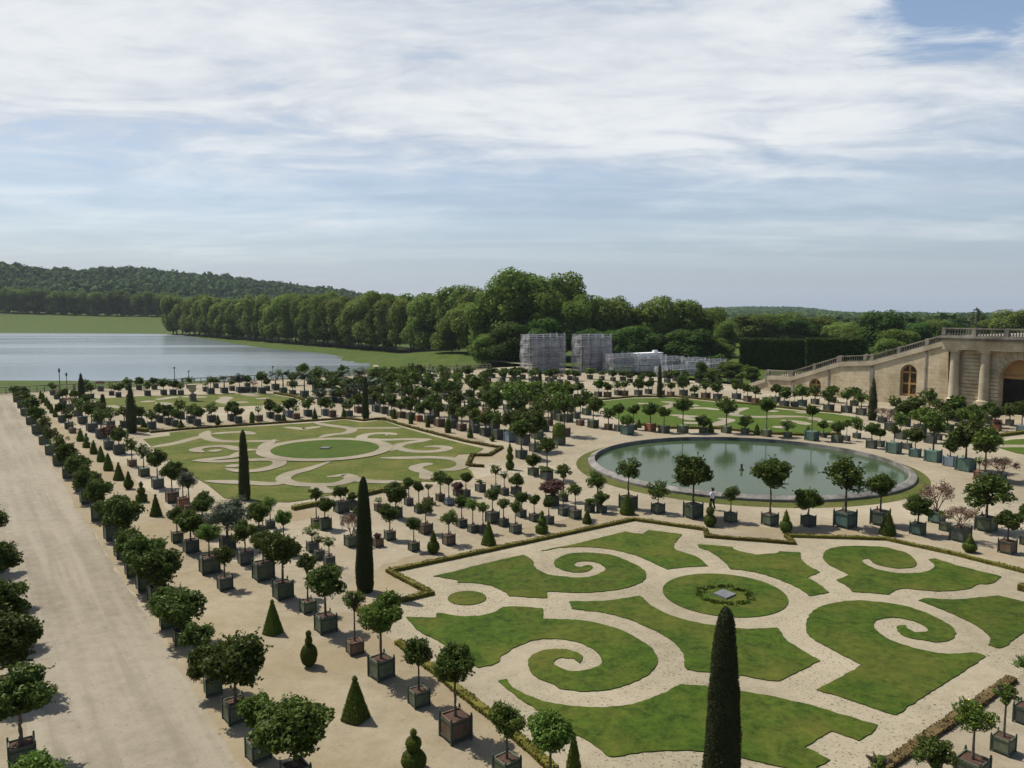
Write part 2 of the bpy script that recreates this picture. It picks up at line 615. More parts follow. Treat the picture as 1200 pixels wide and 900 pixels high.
def lobe_points(rg, c, r, n, shell=(.72, 1.06)):
    w = r ** 2 / np.sum(r ** 2)
    P = np.zeros((0, 3))
    N = np.zeros((0, 3))
    while len(P) < n:
        i = rg.choice(len(r), n, p=w)
        d = unit(rg.normal(0, 1, (n, 3)))
        p = c[i] + d * (r[i] * rg.uniform(shell[0], shell[1], n))[:, None]
        dist = np.linalg.norm(p[:, None, :] - c[None], axis=2) / r[None]
        ok = dist.min(axis=1) > shell[0] * .93
        P = np.vstack([P, p[ok]])
        N = np.vstack([N, d[ok]])
    return P[:n], N[:n]


def crown_mesh(name, seed, n, leaf, k=11, spread=.33, rmin=.15, rmax=.24, flat=.9, elong=1.7, inner=.12, jitter=.75):
    rg = np.random.default_rng(seed)
    c, r = lobes(rg, k, spread, rmin, rmax, flat)
    P, N = lobe_points(rg, c, r, int(n * (1 - inner)))
    q = leaf_quads(P, N, leaf, rg, elong, jitter)
    # sprigs that break the outline
    ns = max(12, int(n * .018))
    S, D = lobe_points(rg, c, r, ns, (.9, 1.04))
    D = unit(D + rg.normal(0, .35, D.shape) + np.array([0, 0, .25]))
    ln = rg.uniform(.05, .13, (ns, 1))
    SP = np.concatenate([S + D * ln * t + rg.normal(0, leaf * .22, S.shape) for t in np.linspace(.1, 1, 7)])
    SN = np.concatenate([unit(D + rg.normal(0, .9, D.shape)) for _ in range(7)])
    q = np.vstack([q, leaf_quads(SP, SN, leaf * .95, rg, elong, .4)])
    Pi, Ni = lobe_points(rg, c * .8, r * .75, int(n * inner), (.5, 1.0))
    q2 = leaf_quads(Pi, Ni, leaf * 2.3, rg, 1.3, .5)
    q = np.vstack([q, q2])
    lo, hi = np.percentile(q, .3, axis=0), np.percentile(q, 99.7, axis=0)
    q = (q - (lo + hi) / 2) / (hi - lo)
    return mesh_quads(name, q)


LOD = {}
for lv, n, leaf in (('near', 5200, .056), ('mid', 1700, .082), ('far', 560, .13)):
    LOD['citrus', lv] = [crown_mesh('citrus crown', 100 + i, n, leaf, k=15 + 3 * (i % 3), spread=.33 + .03 * (i % 3), rmin=.09, rmax=.18, jitter=.85) for i in range(6)]
    LOD['open', lv] = [crown_mesh('open crown', 200 + i, int(n * .42), leaf * 1.05, k=13, spread=.40, rmin=.10, rmax=.17, inner=.05) for i in range(4)]
    LOD['thin', lv] = [crown_mesh('thin crown', 300 + i, int(n * .17), leaf * 1.05, k=13, spread=.42, rmin=.08, rmax=.13, inner=.0) for i in range(3)]
    LOD['fine', lv] = [crown_mesh('fine crown', 400 + i, int(n * 1.3), leaf * .62, k=15, spread=.36, rmin=.12, rmax=.2, elong=3.2) for i in range(2)]


def branch_crown(name, seed, n_leaf, leaf, levels=4):
    """bare branching crown with a haze of small withered leaves"""
    rg = random.Random(seed)
    bm = bmesh.new()
    tips = []

    def grow(p, d, L, r, lv):
        e = p + d * L
        add_tube(bm, p, e, r, r * .65, 4)
        if lv == 0:
            tips.append(e)
            return
        for _ in range(3 if lv > 1 else 2):
            nd = (d + Vector((rg.gauss(0, .55), rg.gauss(0, .55), rg.gauss(.15, .35)))).normalized()
            grow(e, nd, L * rg.uniform(.62, .85), r * .62, lv - 1)
    for i in range(4):
        a = i * 1.57 + rg.random()
        grow(Vector((0, 0, -.5)), Vector((math.cos(a) * .5, math.sin(a) * .5, 1)).normalized(), .27, .018, levels - 1)
    tw = bm_mesh(name, bm)
    rn = np.random.default_rng(seed)
    T = np.array([t[:] for t in tips])
    P = T[rn.integers(0, len(T), n_leaf)] + rn.normal(0, .05, (n_leaf, 3))
    q = leaf_quads(P, rn.normal(0, 1, (n_leaf, 3)), leaf, rn, 1.5, 1.0)
    lv = mesh_quads(name + ' leaves', q)
    return tw, lv


BARE = [branch_crown('bare crown', 11, 1500, .05), branch_crown('bare crown', 12, 900, .05), branch_crown('bare crown', 13, 1300, .05)]


def palm_crown(name, seed, fr=38, lf=18):
    rg = np.random.default_rng(seed)
    Q = []
    for i in range(fr):
        a = rg.uniform(0, 2 * math.pi)
        el = rg.uniform(-.35, 1.45)
        L = rg.uniform(.42, .54)
        d = np.array([math.cos(a), math.sin(a), 0])
        side = np.array([-math.sin(a), math.cos(a), 0])
        for k in range(lf):
            t = (k + 1) / lf
            x = L * t * math.cos(el * (1 - .5 * t))
            z = L * t * math.sin(el) - .26 * t * t * (.4 + .6 * math.cos(el))
            p = d * x + np.array([0, 0, z])
            for s in (-1, 1):
                w = .17 * math.sin(math.pi * min(1, t * .9 + .08)) + .03
                tip = p + side * s * w + d * w * .6 - np.array([0, 0, .35 * w])
                b = d * .026
                Q += [p - b, tip, p + b, p + (tip - p) * .4]
    q = np.array(Q)
    return mesh_quads(name, q)


PALM = [palm_crown('palm crown', 21), palm_crown('palm crown', 22)]


def trunk_mesh(name, seed, forks=5, bend=.05):
    """unit trunk, 0..1 is the clear stem, the limbs reach on into the crown"""
    rg = random.Random(seed)
    bm = bmesh.new()
    pts = [Vector((0, 0, -.02))]
    for k in range(1, 5):
        pts.append(Vector((rg.gauss(0, bend), rg.gauss(0, bend), k / 4)))
    for k in range(4):
        add_tube(bm, pts[k], pts[k + 1], .5 - .06 * k, .5 - .06 * (k + 1), 7)
    for i in range(forks):
        a = 2 * math.pi * i / forks + rg.uniform(-.4, .4)
        e = pts[-1] + Vector((math.cos(a) * 2.2, math.sin(a) * 2.2, rg.uniform(.08, .2)))
        add_tube(bm, pts[-1] - Vector((0, 0, .04)), e, .22, .1, 5)
        e2 = e + Vector((math.cos(a) * 1.6 + rg.gauss(0, .8), math.sin(a) * 1.6 + rg.gauss(0, .8), rg.uniform(.04, .13)))
        add_tube(bm, e, e2, .11, .05, 4)
    return bm_mesh(name, bm, True)


TRUNK = [trunk_mesh('tree trunk', 31 + i) for i in range(4)]
STEM = trunk_mesh('palm stem', 39, 0, .02)


# ------------------------------------------------------------------ planter boxes (unit size, base at z = 0)
def box_body():
    bm = bmesh.new()
    w, t = .455, .05
    add_box(bm, -w, w, -w, -w + t, .09, .97)
    add_box(bm, -w, w, w - t, w, .09, .97)
    add_box(bm, -w, -w + t, -w + t, w - t, .09, .97)
    add_box(bm, w - t, w, -w + t, w - t, .09, .97)
    add_box(bm, -w + t, w - t, -w + t, w - t, .09, .14)
    return bm_mesh('planter box', bm)


def box_bands():
    bm = bmesh.new()
    q = [[bm.verts.new((sx * r, sy * r, z)) for sx, sy in ((-1, -1), (1, -1), (1, 1), (-1, 1))] for r, z in ((.457, 0), (.476, 0), (.476, .075), (.457, .075))]
    for k in range(4):
        for i in range(4):
            bm.faces.new((q[k][i], q[k][(i + 1) % 4], q[(k + 1) % 4][(i + 1) % 4], q[(k + 1) % 4][i]))
    return bm_mesh('iron band', bm)


def box_post():
    bm = bmesh.new()
    add_box(bm, -.038, .038, -.038, .038, 0, 1.03)
    add_lathe(bm, [(.018, 1.03), (.035, 1.05), (.045, 1.085), (.035, 1.12), (.008, 1.14)], 8)
    return bm_mesh('corner post', bm)


def box_whole():
    bm = bmesh.new()
    add_box(bm, -.46, .46, -.46, .46, .07, .95)
    for sx in (-1, 1):
        for sy in (-1, 1):
            add_box(bm, sx * .47 - .04, sx * .47 + .04, sy * .47 - .04, sy * .47 + .04, 0, 1.06)
    return bm_mesh('planter box', bm)


def soil_mesh():
    bm = bmesh.new()
    bmesh.ops.create_grid(bm, x_segments=6, y_segments=6, size=.403)
    for v in bm.verts:
        v.co.z = .90 + .03 * noise.noise(v.co * 6) + .03 * (1 - 4 * (v.co.x ** 2 + v.co.y ** 2))
    return bm_mesh('potting soil', bm, True)


BODY, BANDS, POST, WHOLE, SOIL = box_body(), box_bands(), box_post(), box_whole(), soil_mesh()
for me_, mm_ in ((BODY, 'box_g'), (BANDS, 'iron'), (POST, 'iron'), (WHOLE, 'box_g'), (SOIL, 'soil')):
    me_.materials.append(M[mm_])

BOXW = {'g': ('box_g', 'green box'), 't': ('box_t', 'teal box'), 'k': ('box_k', 'dark grey box'), 'b': ('box_b', 'bare wooden box'),
        'o': ('box_o', 'orange box'), 'l': ('box_l', 'pale blue box')}
#        crown mesh, material, words, category
KIND = {'c': ('citrus', 'citrus', 'dark round orange tree', 'orange tree'),
        'l': ('citrus', 'light', 'light green orange tree', 'orange tree'),
        'L': ('open', 'light', 'light green loose citrus', 'citrus tree'),
        's': ('open', 'citrus', 'dark loose orange tree', 'orange tree'),
        't': ('thin', 'light', 'thin sparse young tree', 'young tree'),
        'o': ('fine', 'olive', 'grey olive tree', 'olive tree'),
        'r': ('citrus', 'red', 'red leaved bush', 'bush'),
        'd': ('bare', 'dead', 'withered brown tree', 'withered tree'),
        'p': ('palm', 'palm', 'palm tree', 'palm'),
        'b': ('citrus', 'laurel', 'dark bushy laurel', 'laurel'),
        'D': ('dome', 'topiary', 'clipped dome bush', 'clipped bush'),
        'y': ('open', 'light', 'lemon tree with yellow fruits', 'lemon tree')}
NAMES = {'c': 'potted_orange_tree', 'l': 'potted_orange_tree', 'L': 'potted_citrus_tree', 's': 'potted_orange_tree', 't': 'potted_young_tree',
         'o': 'potted_olive_tree', 'r': 'potted_bush', 'd': 'potted_withered_tree', 'p': 'potted_palm', 'b': 'potted_laurel', 'D': 'potted_clipped_bush', 'y': 'potted_lemon_tree'}


def fuzz(name, prof, n, leaf, seed, lathe_n=20, bumpy=.03, square=0.0, stretch=1.0):
    """clipped shrub: a close coat of small leaves over the turned or square profile, plus its solid core.
    prof: (radius, z); stretch is height / diameter of the real shrub, so that the leaves keep their shape"""
    rg = np.random.default_rng(seed)
    pr = np.array(prof, float)
    seg = np.sqrt((np.diff(pr[:, 0])) ** 2 + (np.diff(pr[:, 1]) * stretch) ** 2)
    area = seg * (pr[:-1, 0] + pr[1:, 0] + .01)
    i = rg.choice(len(seg), n, p=area / area.sum())
    t = rg.uniform(0, 1, n)
    rad = pr[i, 0] * (1 - t) + pr[i + 1, 0] * t
    z = pr[i, 1] * (1 - t) + pr[i + 1, 1] * t
    a = rg.uniform(0, 2 * math.pi, n)

    def sq(a):
        if not square:
            return np.ones_like(a)
        b = (a + math.pi / 4) % (math.pi / 2) - math.pi / 4
        return (1 - square) + square * .86 / np.cos(b)

    def wob(a, z):
        return 1 + bumpy * (np.sin(3 * a + 9 * z + seed) + .7 * np.sin(5 * a - 17 * z + 2 * seed) + .5 * np.sin(2 * a + 31 * z))
    f = sq(a) * wob(a, z)
    dr = (pr[i + 1, 0] - pr[i, 0]) / np.maximum(seg[i], 1e-6)
    dz = (pr[i + 1, 1] - pr[i, 1]) * stretch / np.maximum(seg[i], 1e-6)
    N = np.stack([np.cos(a) * dz, np.sin(a) * dz, -dr], axis=1)
    P = np.stack([np.cos(a) * rad * f, np.sin(a) * rad * f, z * stretch], axis=1)
    tall = stretch > 3
    q = leaf_quads(P + unit(N) * rg.uniform(-.4, .55, (n, 1)) * leaf * (np.where(rg.random((n, 1)) < .12, 2.2, 1.0)), N, leaf * (1.2 if tall else 1), rg, 2.2 if tall else 1.5, .7 if tall else .5)
    q[:, 2] = np.maximum(q[:, 2], .0)
    co = [tuple(v) for v in q]
    fs = [(4 * k, 4 * k + 1, 4 * k + 2, 4 * k + 3) for k in range(n)]
    b0 = len(co)
    for r, zz in pr:                                    # the core
        for k in range(lathe_n):
            an = 2 * math.pi * k / lathe_n
            ff = float(sq(np.array([an]))[0] * wob(an, zz)) * .96
            co.append((math.cos(an) * r * ff, math.sin(an) * r * ff, zz * stretch))
    for j in range(len(pr) - 1):
        for k in range(lathe_n):
            k2 = (k + 1) % lathe_n
            fs.append((b0 + j * lathe_n + k, b0 + j * lathe_n + k2, b0 + (j + 1) * lathe_n + k2, b0 + (j + 1) * lathe_n + k))
    return mesh_np(name, co, fs)


def ball(z0, z1, r, k=7, close=True):
    return [(r * math.sin(math.pi * (i + .4) / (k - .2)), z0 + (z1 - z0) * (1 - math.cos(math.pi * (i + .4) / (k - .2))) / 2) for i in range(k)]


TOP_PROF = {
    'pyramid': [(.44, 0), (.5, .03), (.49, .08), (.09, .86), (.05, .89), (.085, .92), (.095, .95), (.06, .985), (0, 1)],
    'cone': [(.3, 0), (.48, .05), (.5, .12), (.38, .4), (.2, .75), (.07, .95), (0, 1)],
    'bulb': [(.10, 0)] + ball(.03, .64, .5, 9) + ball(.63, .84, .22, 6) + ball(.83, 1, .16, 6) + [(0, 1)],
    'balls': [(.2, 0)] + ball(.0, .50, .5, 9) + ball(.47, .82, .31, 8) + ball(.81, 1, .12, 6) + [(0, 1)],
    'ball_cone': [(.15, 0)] + ball(.02, .56, .5, 9) + [(.27, .57), (.2, .72), (.08, .93), (0, 1)],
    'tiers': [(.4, 0), (.5, .04), (.5, .3), (.4, .36), (.16, .38)] + ball(.38, .72, .36, 8) + ball(.72, 1, .17, 6) + [(0, 1)],
    'tower': [(.28, 0)] + ball(.0, .34, .5, 8) + ball(.33, .62, .42, 8) + ball(.61, .85, .33, 7) + [(.16, .86), (.06, .97), (0, 1)],
    'dome': [(.42, 0), (.47, .05), (.47, .5), (.42, .72), (.3, .9), (.12, .985), (0, 1)],
    'column': [(.38, 0), (.49, .08), (.495, .18), (.45, .35), (.385, .6), (.30, .8), (.235, .91), (.16, .965), (.07, .992), (0, 1)],
    'spire': [(.38, 0), (.46, .1), (.5, .22), (.42, .5), (.26, .78), (.1, .96), (0, 1)],
}
TOPW = {'pyramid': 'clipped yew pyramid with ball tip', 'cone': 'clipped yew cone', 'bulb': 'clipped yew egg under two small balls',
        'balls': 'clipped yew of three stacked balls', 'ball_cone': 'clipped yew ball topped by a cone', 'tiers': 'clipped yew of drum, ball and tip',
        'tower': 'clipped yew tower of three tiers', 'dome': 'clipped dome', 'column': 'tall dark yew column', 'spire': 'tall dark yew spire'}
TOPM = {}


def topiary_mesh(kind, lv):
    if (kind, lv) not in TOPM:
        n, leaf = {'hero': (9000, .045), 'near': (2600, .075), 'far': (420, .15)}[lv]
        st = 5.2 if kind in ('column', 'spire') else 1.7
        if kind in ('column', 'spire'):
            n = int(n * 2.4)
        TOPM[kind, lv] = fuzz('clipped yew', TOP_PROF[kind], n, leaf, len(TOPM) + 3, 24, .012 if kind == 'pyramid' else .035 if kind in ('column', 'spire') else .022,
                              .8 if kind == 'pyramid' else 0, st)
    return TOPM[kind, lv]


DOME = fuzz('dome crown', TOP_PROF['dome'], 900, .09, 77, 20, .01, 0, 1.0)


def place_topiary(px, py, top, w, kind, label, group, cat='topiary', force=None, rot=None):
    p = G(px, py)
    k = ppm(p)
    H, W = (py - top) / k, w / k
    p = p + Vector((p.x, p.y, 0)).normalized() * W * .35
    k = ppm(p)
    lv = force or ('near' if k > 11 else 'far')
    col = kind in ('column', 'spire')
    me = topiary_mesh(kind, lv)
    o = link('yew_column' if col else 'clipped_yew', me, None, M['cypress' if col else 'topiary'])
    o.location = p - Vector((0, 0, .01))
    st = 5.2 if col else 1.7
    o.scale = (W, W, H / st)
    o.rotation_euler = (0, 0, random.uniform(0, 6.28) if rot is None else rot)
    tag(o, label, cat, group)
    return o


COUNT = {}
POTS = []


def pot_tree(px, py, top, cw, kind, phrase, group, box='g', bw=None, ch=None, at=None, size=None, label=None, ymul=1.0):
    """one tree in its box. px, py: foot of the box; top: top of the crown; cw: crown width, all in photograph pixels"""
    if at is None:
        p = G(px, py)
        k = ppm(p)
        H, W = (py - top) / k, cw / k
        B = (bw / k) if bw else max(.7, min(1.2, .46 + .2 * H + random.uniform(-.08, .08)))
        B = max(.6, min(1.45, B * (.86 if bw else 1)))
        p = p + Vector((p.x, p.y, 0)).normalized() * B * .55
    else:
        p, (H, W) = at, size
        B = max(.75, min(1.1, .40 + .17 * H))
    k = ppm(p)
    if k < 9.5 and kind not in 'tD':
        H, W = H * 1.07, W * 1.15
    lv = 'near' if k > 13.5 else 'mid' if k > 8.2 else 'far'
    words = KIND[kind]
    root = empty(NAMES[kind], p, AV + random.gauss(0, .05))
    if label is None:
        label = words[2] + ' in ' + BOXW[box][1] + ', ' + phrase
    tag(root, label, words[3], group)
    bmat = M[BOXW[box][0]]
    bh = B * random.uniform(.92, 1.05)
    if lv == 'near':
        b = link('planter_box', BODY, root, bmat)
        b.scale = (B, B, bh)
        for sx in (-1, 1):
            for sy in (-1, 1):
                c = link('corner_post', POST, b)
                c.location = (sx * .457, sy * .457, 0)
        for zb in (.13, .80):
            link('iron_band', BANDS, b).location = (0, 0, zb)
        s = link('soil', SOIL, root)
        s.scale = (B, B, bh)
    else:
        b = link('planter_box', WHOLE, root, bmat)
        b.scale = (B, B, bh)
    H = max(H, bh + .35)
    form = words[0]
    if kind == 'c' and lv != 'near' and random.random() < .36:
        form = 'open'
    if kind in 'cl' and k > 9:
        W *= .96
    if form == 'dome':
        c = link('crown', DOME, root, M['topiary'])
        c.location = (0, 0, bh * .93)
        c.scale = (W, W, H - bh * .93)
        return root
    if form == 'palm':
        st = link('stem', STEM, root, M['bark'])
        Ch = min(W, (H - bh) * .75)
        st.location = (0, 0, bh * .9)
        st.scale = (.28, .28, H - bh - Ch * .55)
        c = link('crown', PALM[len(POTS) % 2], root, M['palm'])
        c.location = (0, 0, H - Ch * .52)
        c.scale = (W, W, Ch)
        c.rotation_euler = (0, 0, random.uniform(0, 6.28))
        POTS.append(root)
        return root
    Ch = ch / k if ch else min(W * random.uniform(.72, .9), (H - bh) * .93)
    zc = H - Ch / 2
    if form == 'bare':
        tw, lvm = BARE[len(POTS) % 3]
        z0 = bh * .9
        t = link('branches', tw, root, M['bark_red'])
        t.scale = (W, W, (H - z0) * .85)
        t.location = (0, 0, z0 + (H - z0) * .42)
        c = link('crown', lvm, root, M['dead'])
        c.scale = t.scale
        c.location = t.location
        t.rotation_euler = c.rotation_euler = (0, 0, random.uniform(0, 6.28))
        POTS.append(root)
        return root
    t = link('trunk', TRUNK[len(POTS) % 4], root, M['bark'])
    t.location = (0, 0, bh * .88)
    r = max(.10, .06 * W + .03)
    t.scale = (r, r, max(.12, zc - Ch * .30 - bh * .88))
    t.rotation_euler = (0, 0, random.uniform(0, 6.28))
    ms = LOD[form, lv]
    c = link('crown', ms[random.randrange(len(ms))], root, M[words[1]])
    c.location = (0, 0, zc)
    c.scale = (W, W * random.uniform(.92, 1.06), Ch)
    c.rotation_euler = (random.gauss(0, .08), random.gauss(0, .08), random.uniform(0, 6.28))
    if kind == 'y':
        bm = bmesh.new()
        rg = random.Random(5)
        for _ in range(14):
            d = Vector((rg.gauss(0, 1), rg.gauss(0, 1), rg.gauss(-.3, .7))).normalized() * rg.uniform(.36, .46)
            bmesh.ops.create_uvsphere(bm, u_segments=8, v_segments=6, radius=.03, matrix=Matrix.Translation(d))
        fr = link('fruit', bm_mesh('lemon', bm, True), c, M['lemon'])
    POTS.append(root)
    return root


M['lemon'] = m_noise('lemon skin', [(.3, (.6, .42, .03)), (.7, (.7, .55, .05))], 20, rough=.4)
# ------------------------------------------------------------------ parterre lawns
def tp(x0, y0, s, pts):
    return [(x0 + x / s, y0 + y / s) for x, y in pts]


def t1(*p): return tp(460, 600, 6, p)
def t2(*p): return tp(640, 600, 6, p)
def t3(*p): return tp(820, 600, 6, p)
def t4(*p): return tp(1000, 600, 6, p)
def t5(*p): return tp(460, 750, 6, p)
def t6(*p): return tp(640, 750, 6, p)
def t7(*p): return tp(820, 750, 6, p)
def t8(*p): return tp(1000, 750, 6, p)


BEDS = [
 ('upper scroll lawn whose curl lies nearest the hedge and the small round bed',
  t1((285,455),(420,425),(600,378),(780,335),(920,305),(985,345),(992,380),(1040,420),(1100,445))
  + t2((100,455),(200,465),(300,460),(390,430),(415,410),(410,390),(370,365),(300,350),(230,352),(188,372),(212,388),(250,390),(285,378),(302,375),
       (325,385),(318,405),(270,425),(200,428),(130,415),(70,390),(55,360),(80,330),(150,300),(300,290),(450,305),(600,360),(680,405),(702,440),
       (690,480),(620,520),(500,550),(300,570),(100,567),(10,562),(8,610)) + t1((980,605),(820,595),(790,565),(700,525),(600,505),(500,500),(462,500),(462,482))),
 ('long pointed lawn under the hedge corner, notched at its far side',
  t2((-38,278),(50,258),(150,240),(350,192),(560,140),(600,150),(680,157),(720,130),(840,145),(955,160),(910,265),(1060,320),(1140,385),(1000,390),(850,407),
     (800,385),(720,345),(600,300),(450,265),(300,250),(100,255),(0,272))),
 ('waisted lawn between the big scroll and the round central lawn',
  t2((165,632),(400,630),(560,610),(665,592),(700,630),(760,675),(900,740),(1050,780),(1200,805)) + t3((250,822),(400,825),(545,818),(570,850),(605,900))
  + t7((700,65),(845,150),(700,225),(548,297),(400,275),(250,250),(60,230),(0,225)) + t6((990,215),(970,180),(965,110),(920,40))
  + t2((870,900),(800,855),(700,810),(600,765),(500,735),(400,712),(280,697),(180,685))),
 ('largest scroll lawn with the wide open spiral, nearest the potted trees',
  t1((95,745),(305,748),(312,716),(340,716),(450,735),(590,735),(700,715),(790,672),(850,668),(1000,678),(1062,685),(1055,755),(1200,760))
  + t2((300,775),(450,810),(560,850),(650,900)) + t6((730,50),(770,100),(782,160),(750,220),(680,270),(550,325),(400,360),(250,365),(100,345))
  + t5((1130,320),(1000,260),(955,190),(955,150),(985,110),(1050,80),(1150,70)) + t6((180,80),(245,110),(257,140),(237,168),(215,155),(190,135),(110,128),
   (60,150),(60,180),(110,205),(170,225),(260,222),(340,200),(385,175),(390,145),(370,105),(300,50),(200,15),(80,-3)) + t5((1040,0),(950,20),(870,55),(800,95),
   (760,125),(730,170),(600,200),(450,95),(300,0)) + t1((200,850))),
 ('broad lawn along the near edge, behind the big yew column',
  t5((740,295),(768,286),(800,278),(835,330),(960,400),(1080,440),(1200,462)) + t6((280,480),(420,478),(560,468),(680,435),(800,390),(890,350),(935,318),(1130,330))
  + t7((60,340),(250,360),(500,402),(800,470),(1000,530),(1200,590)) + t8((90,580),(172,605),(130,660),(40,715)) + t7((1060,690),(920,645),(740,760),(915,850),(835,900),(800,935),(690,925),
   (575,900),(400,860),(285,830),(60,800)) + t6((1100,790),(850,785),(700,795),(600,805),(480,828),(430,820),(380,775),(250,690)) + t5((1190,630),(1070,530),(900,420))),
 ('notched lawn between the hedge step and the round central lawn',
  t3((-10,232),(100,238),(230,250),(245,268),(400,305),(450,300),(550,290),(557,280),(705,288),(715,330),(760,380),(845,425),(755,465),(830,505),(910,570),(775,595),
     (720,555),(620,505),(520,465),(400,430),(280,410),(215,405),(190,370),(130,320),(60,275),(-5,252))),
 ('small scroll lawn below the pond with a dry curl',
  t3((870,300),(880,280),(940,255),(1050,243),(1200,245)) + t4((200,248),(300,270),(380,295),(432,340),(445,375),(400,395),(320,400),(230,388),(150,365),(105,330),
   (70,334),(68,355),(110,385),(200,415),(300,432),(400,435),(500,425),(560,400),(570,375),(532,338),(570,332),(620,345),(700,370),(850,410),(1045,458),(940,512),(890,510),
   (820,540),(700,558),(560,560),(440,548),(340,543),(245,585),(150,575)) + t3((1075,565),(1030,520),(960,485),(1050,445),(960,400),(890,360),(870,330))),
 ('scroll lawn with a square heel, right of the round central lawn',
  t3((745,800),(780,720),(850,670),(970,640),(1100,628),(1200,632)) + t4((240,645),(400,675),(500,710),(600,755),(680,800),(720,845),(715,875),(690,902))
  + t8((580,18),(500,6)) + t4((420,893),(340,865),(305,830),(312,808),(370,800),(385,828),(440,853),(500,848),(525,830),(480,795),(400,765),(300,748),(220,750),(155,770),
   (145,810),(190,860),(250,900)) + t8((330,30),(440,65),(560,90),(690,103),(860,97),(935,118),(800,210),(640,310),(460,430),(300,535),(230,515),(110,475),(0,435))
  + t7((1000,410),(820,355),(1020,250),(1145,180),(1000,110),(900,55),(800,0)) + t3((760,860))),
 ('horn shaped lawn at the right hand corner of the near parterre',
  t4((455,625),(500,613),(700,620),(850,610),(1010,590),(1200,635),(1330,668),(1416,690),(1330,765),(1200,850),(1130,900)) + t8((1045,58),(1010,60),(950,40))
  + t4((958,890),(940,860),(860,800),(740,740),(600,680))),
]
for i, (lab, px) in enumerate(BEDS):
    pts = smooth_outline([G(*p) for p in px], 10)
    pts = [p + Vector((noise.noise(Vector((p.x * 2.6, p.y * 2.6, 1))), noise.noise(Vector((p.x * 2.6, p.y * 2.6, 5))))) * .07 for p in pts]
    sheet('lawn', pts, .055, M['lawn'], .055, 'structure', lab, 'lawn', 'lawns of the near parterre')
c = circle_fit([G(*p)[:2] for p in ((778.3, 690), (922, 705), (845, 673), (862, 724.8))])
sheet('lawn', ring_pts(c[0], c[1], c[2]), .055, M['lawn'], .055, 'structure', 'round central lawn with a pale square slab in its middle', 'lawn', 'lawns of the near parterre')
NEAR_C = c
cc = circle_fit([G(*p)[:2] for p in t1((395, 610), (652, 608), (523, 558), (523, 661))])
sheet('lawn', ring_pts(cc[0], cc[1], cc[2], 48), .055, M['lawn'], .055, 'structure', 'small round lawn between two scrolls beside the hedge corner', 'lawn', 'lawns of the near parterre')

# slab in the middle with its low tufts
sp_ = [G(*p, .12) for p in t3((95, 571), (165, 543), (257, 577), (187, 607))]
sheet('stone_slab', sp_, .14, M['slab'], .10, 'thing', 'pale square stone slab in the middle of the round lawn', 'slab')
rg = np.random.default_rng(3)
sc_ = sum(sp_, Vector()) / 4
for i in range(24):
    a = 2 * math.pi * i / 24 + rg.uniform(-.1, .1)
    rr = rg.uniform(1.25, 1.5)
    P = np.array([[sc_.x + rr * math.cos(a), sc_.y + rr * math.sin(a), .12]])
    n = 130
    pts = rg.normal(0, .09, (n, 3)) * np.array([1, 1, .4])
    pts[:, 2] = np.abs(pts[:, 2])
    o = link('grass_tuft', mesh_quads('grass tuft', leaf_quads(pts, rg.normal(0, 1, (n, 3)), .17, rg, 2.5)), None, M['topiary'])
    o.location = (P[0][0], P[0][1], .055)
    tag(o, 'low dark tuft of leaves in the ring around the square slab', 'plant', 'tufts around the square slab')


# ------------------------------------------------------------------ far parterres: lawn with gravel scrolls
def ribbon(pxs, w, z, name='gravel_path', m=None, taper=True):
    P = smooth_outline([G(*p) for p in pxs], 6, False, R(80))
    n = len(P)
    co, fs = [], []
    for i, p in enumerate(P):
        d = (P[min(i + 1, n - 1)] - P[max(i - 1, 0)]).normalized()
        s = Vector((-d.y, d.x)) * w * .5 * min(1, .3 + 5.5 * min(i, n - 1 - i) / n)
        co += [(p.x + s.x, p.y + s.y, z), (p.x - s.x, p.y - s.y, z)]
    for i in range(n - 1):
        fs.append((2 * i + 1, 2 * i + 3, 2 * i + 2, 2 * i))
    return co, fs


def scrolls(lines, w, z0, lab):
    """each scroll a sheet a little above the one before it"""
    for i, l in enumerate(lines):
        co, fs = ribbon(l, w, z0 + .003 * i)
        tag(link('gravel_path', mesh_np('gravel path', co, fs), None, M['path']), lab, 'path', None, 'structure')


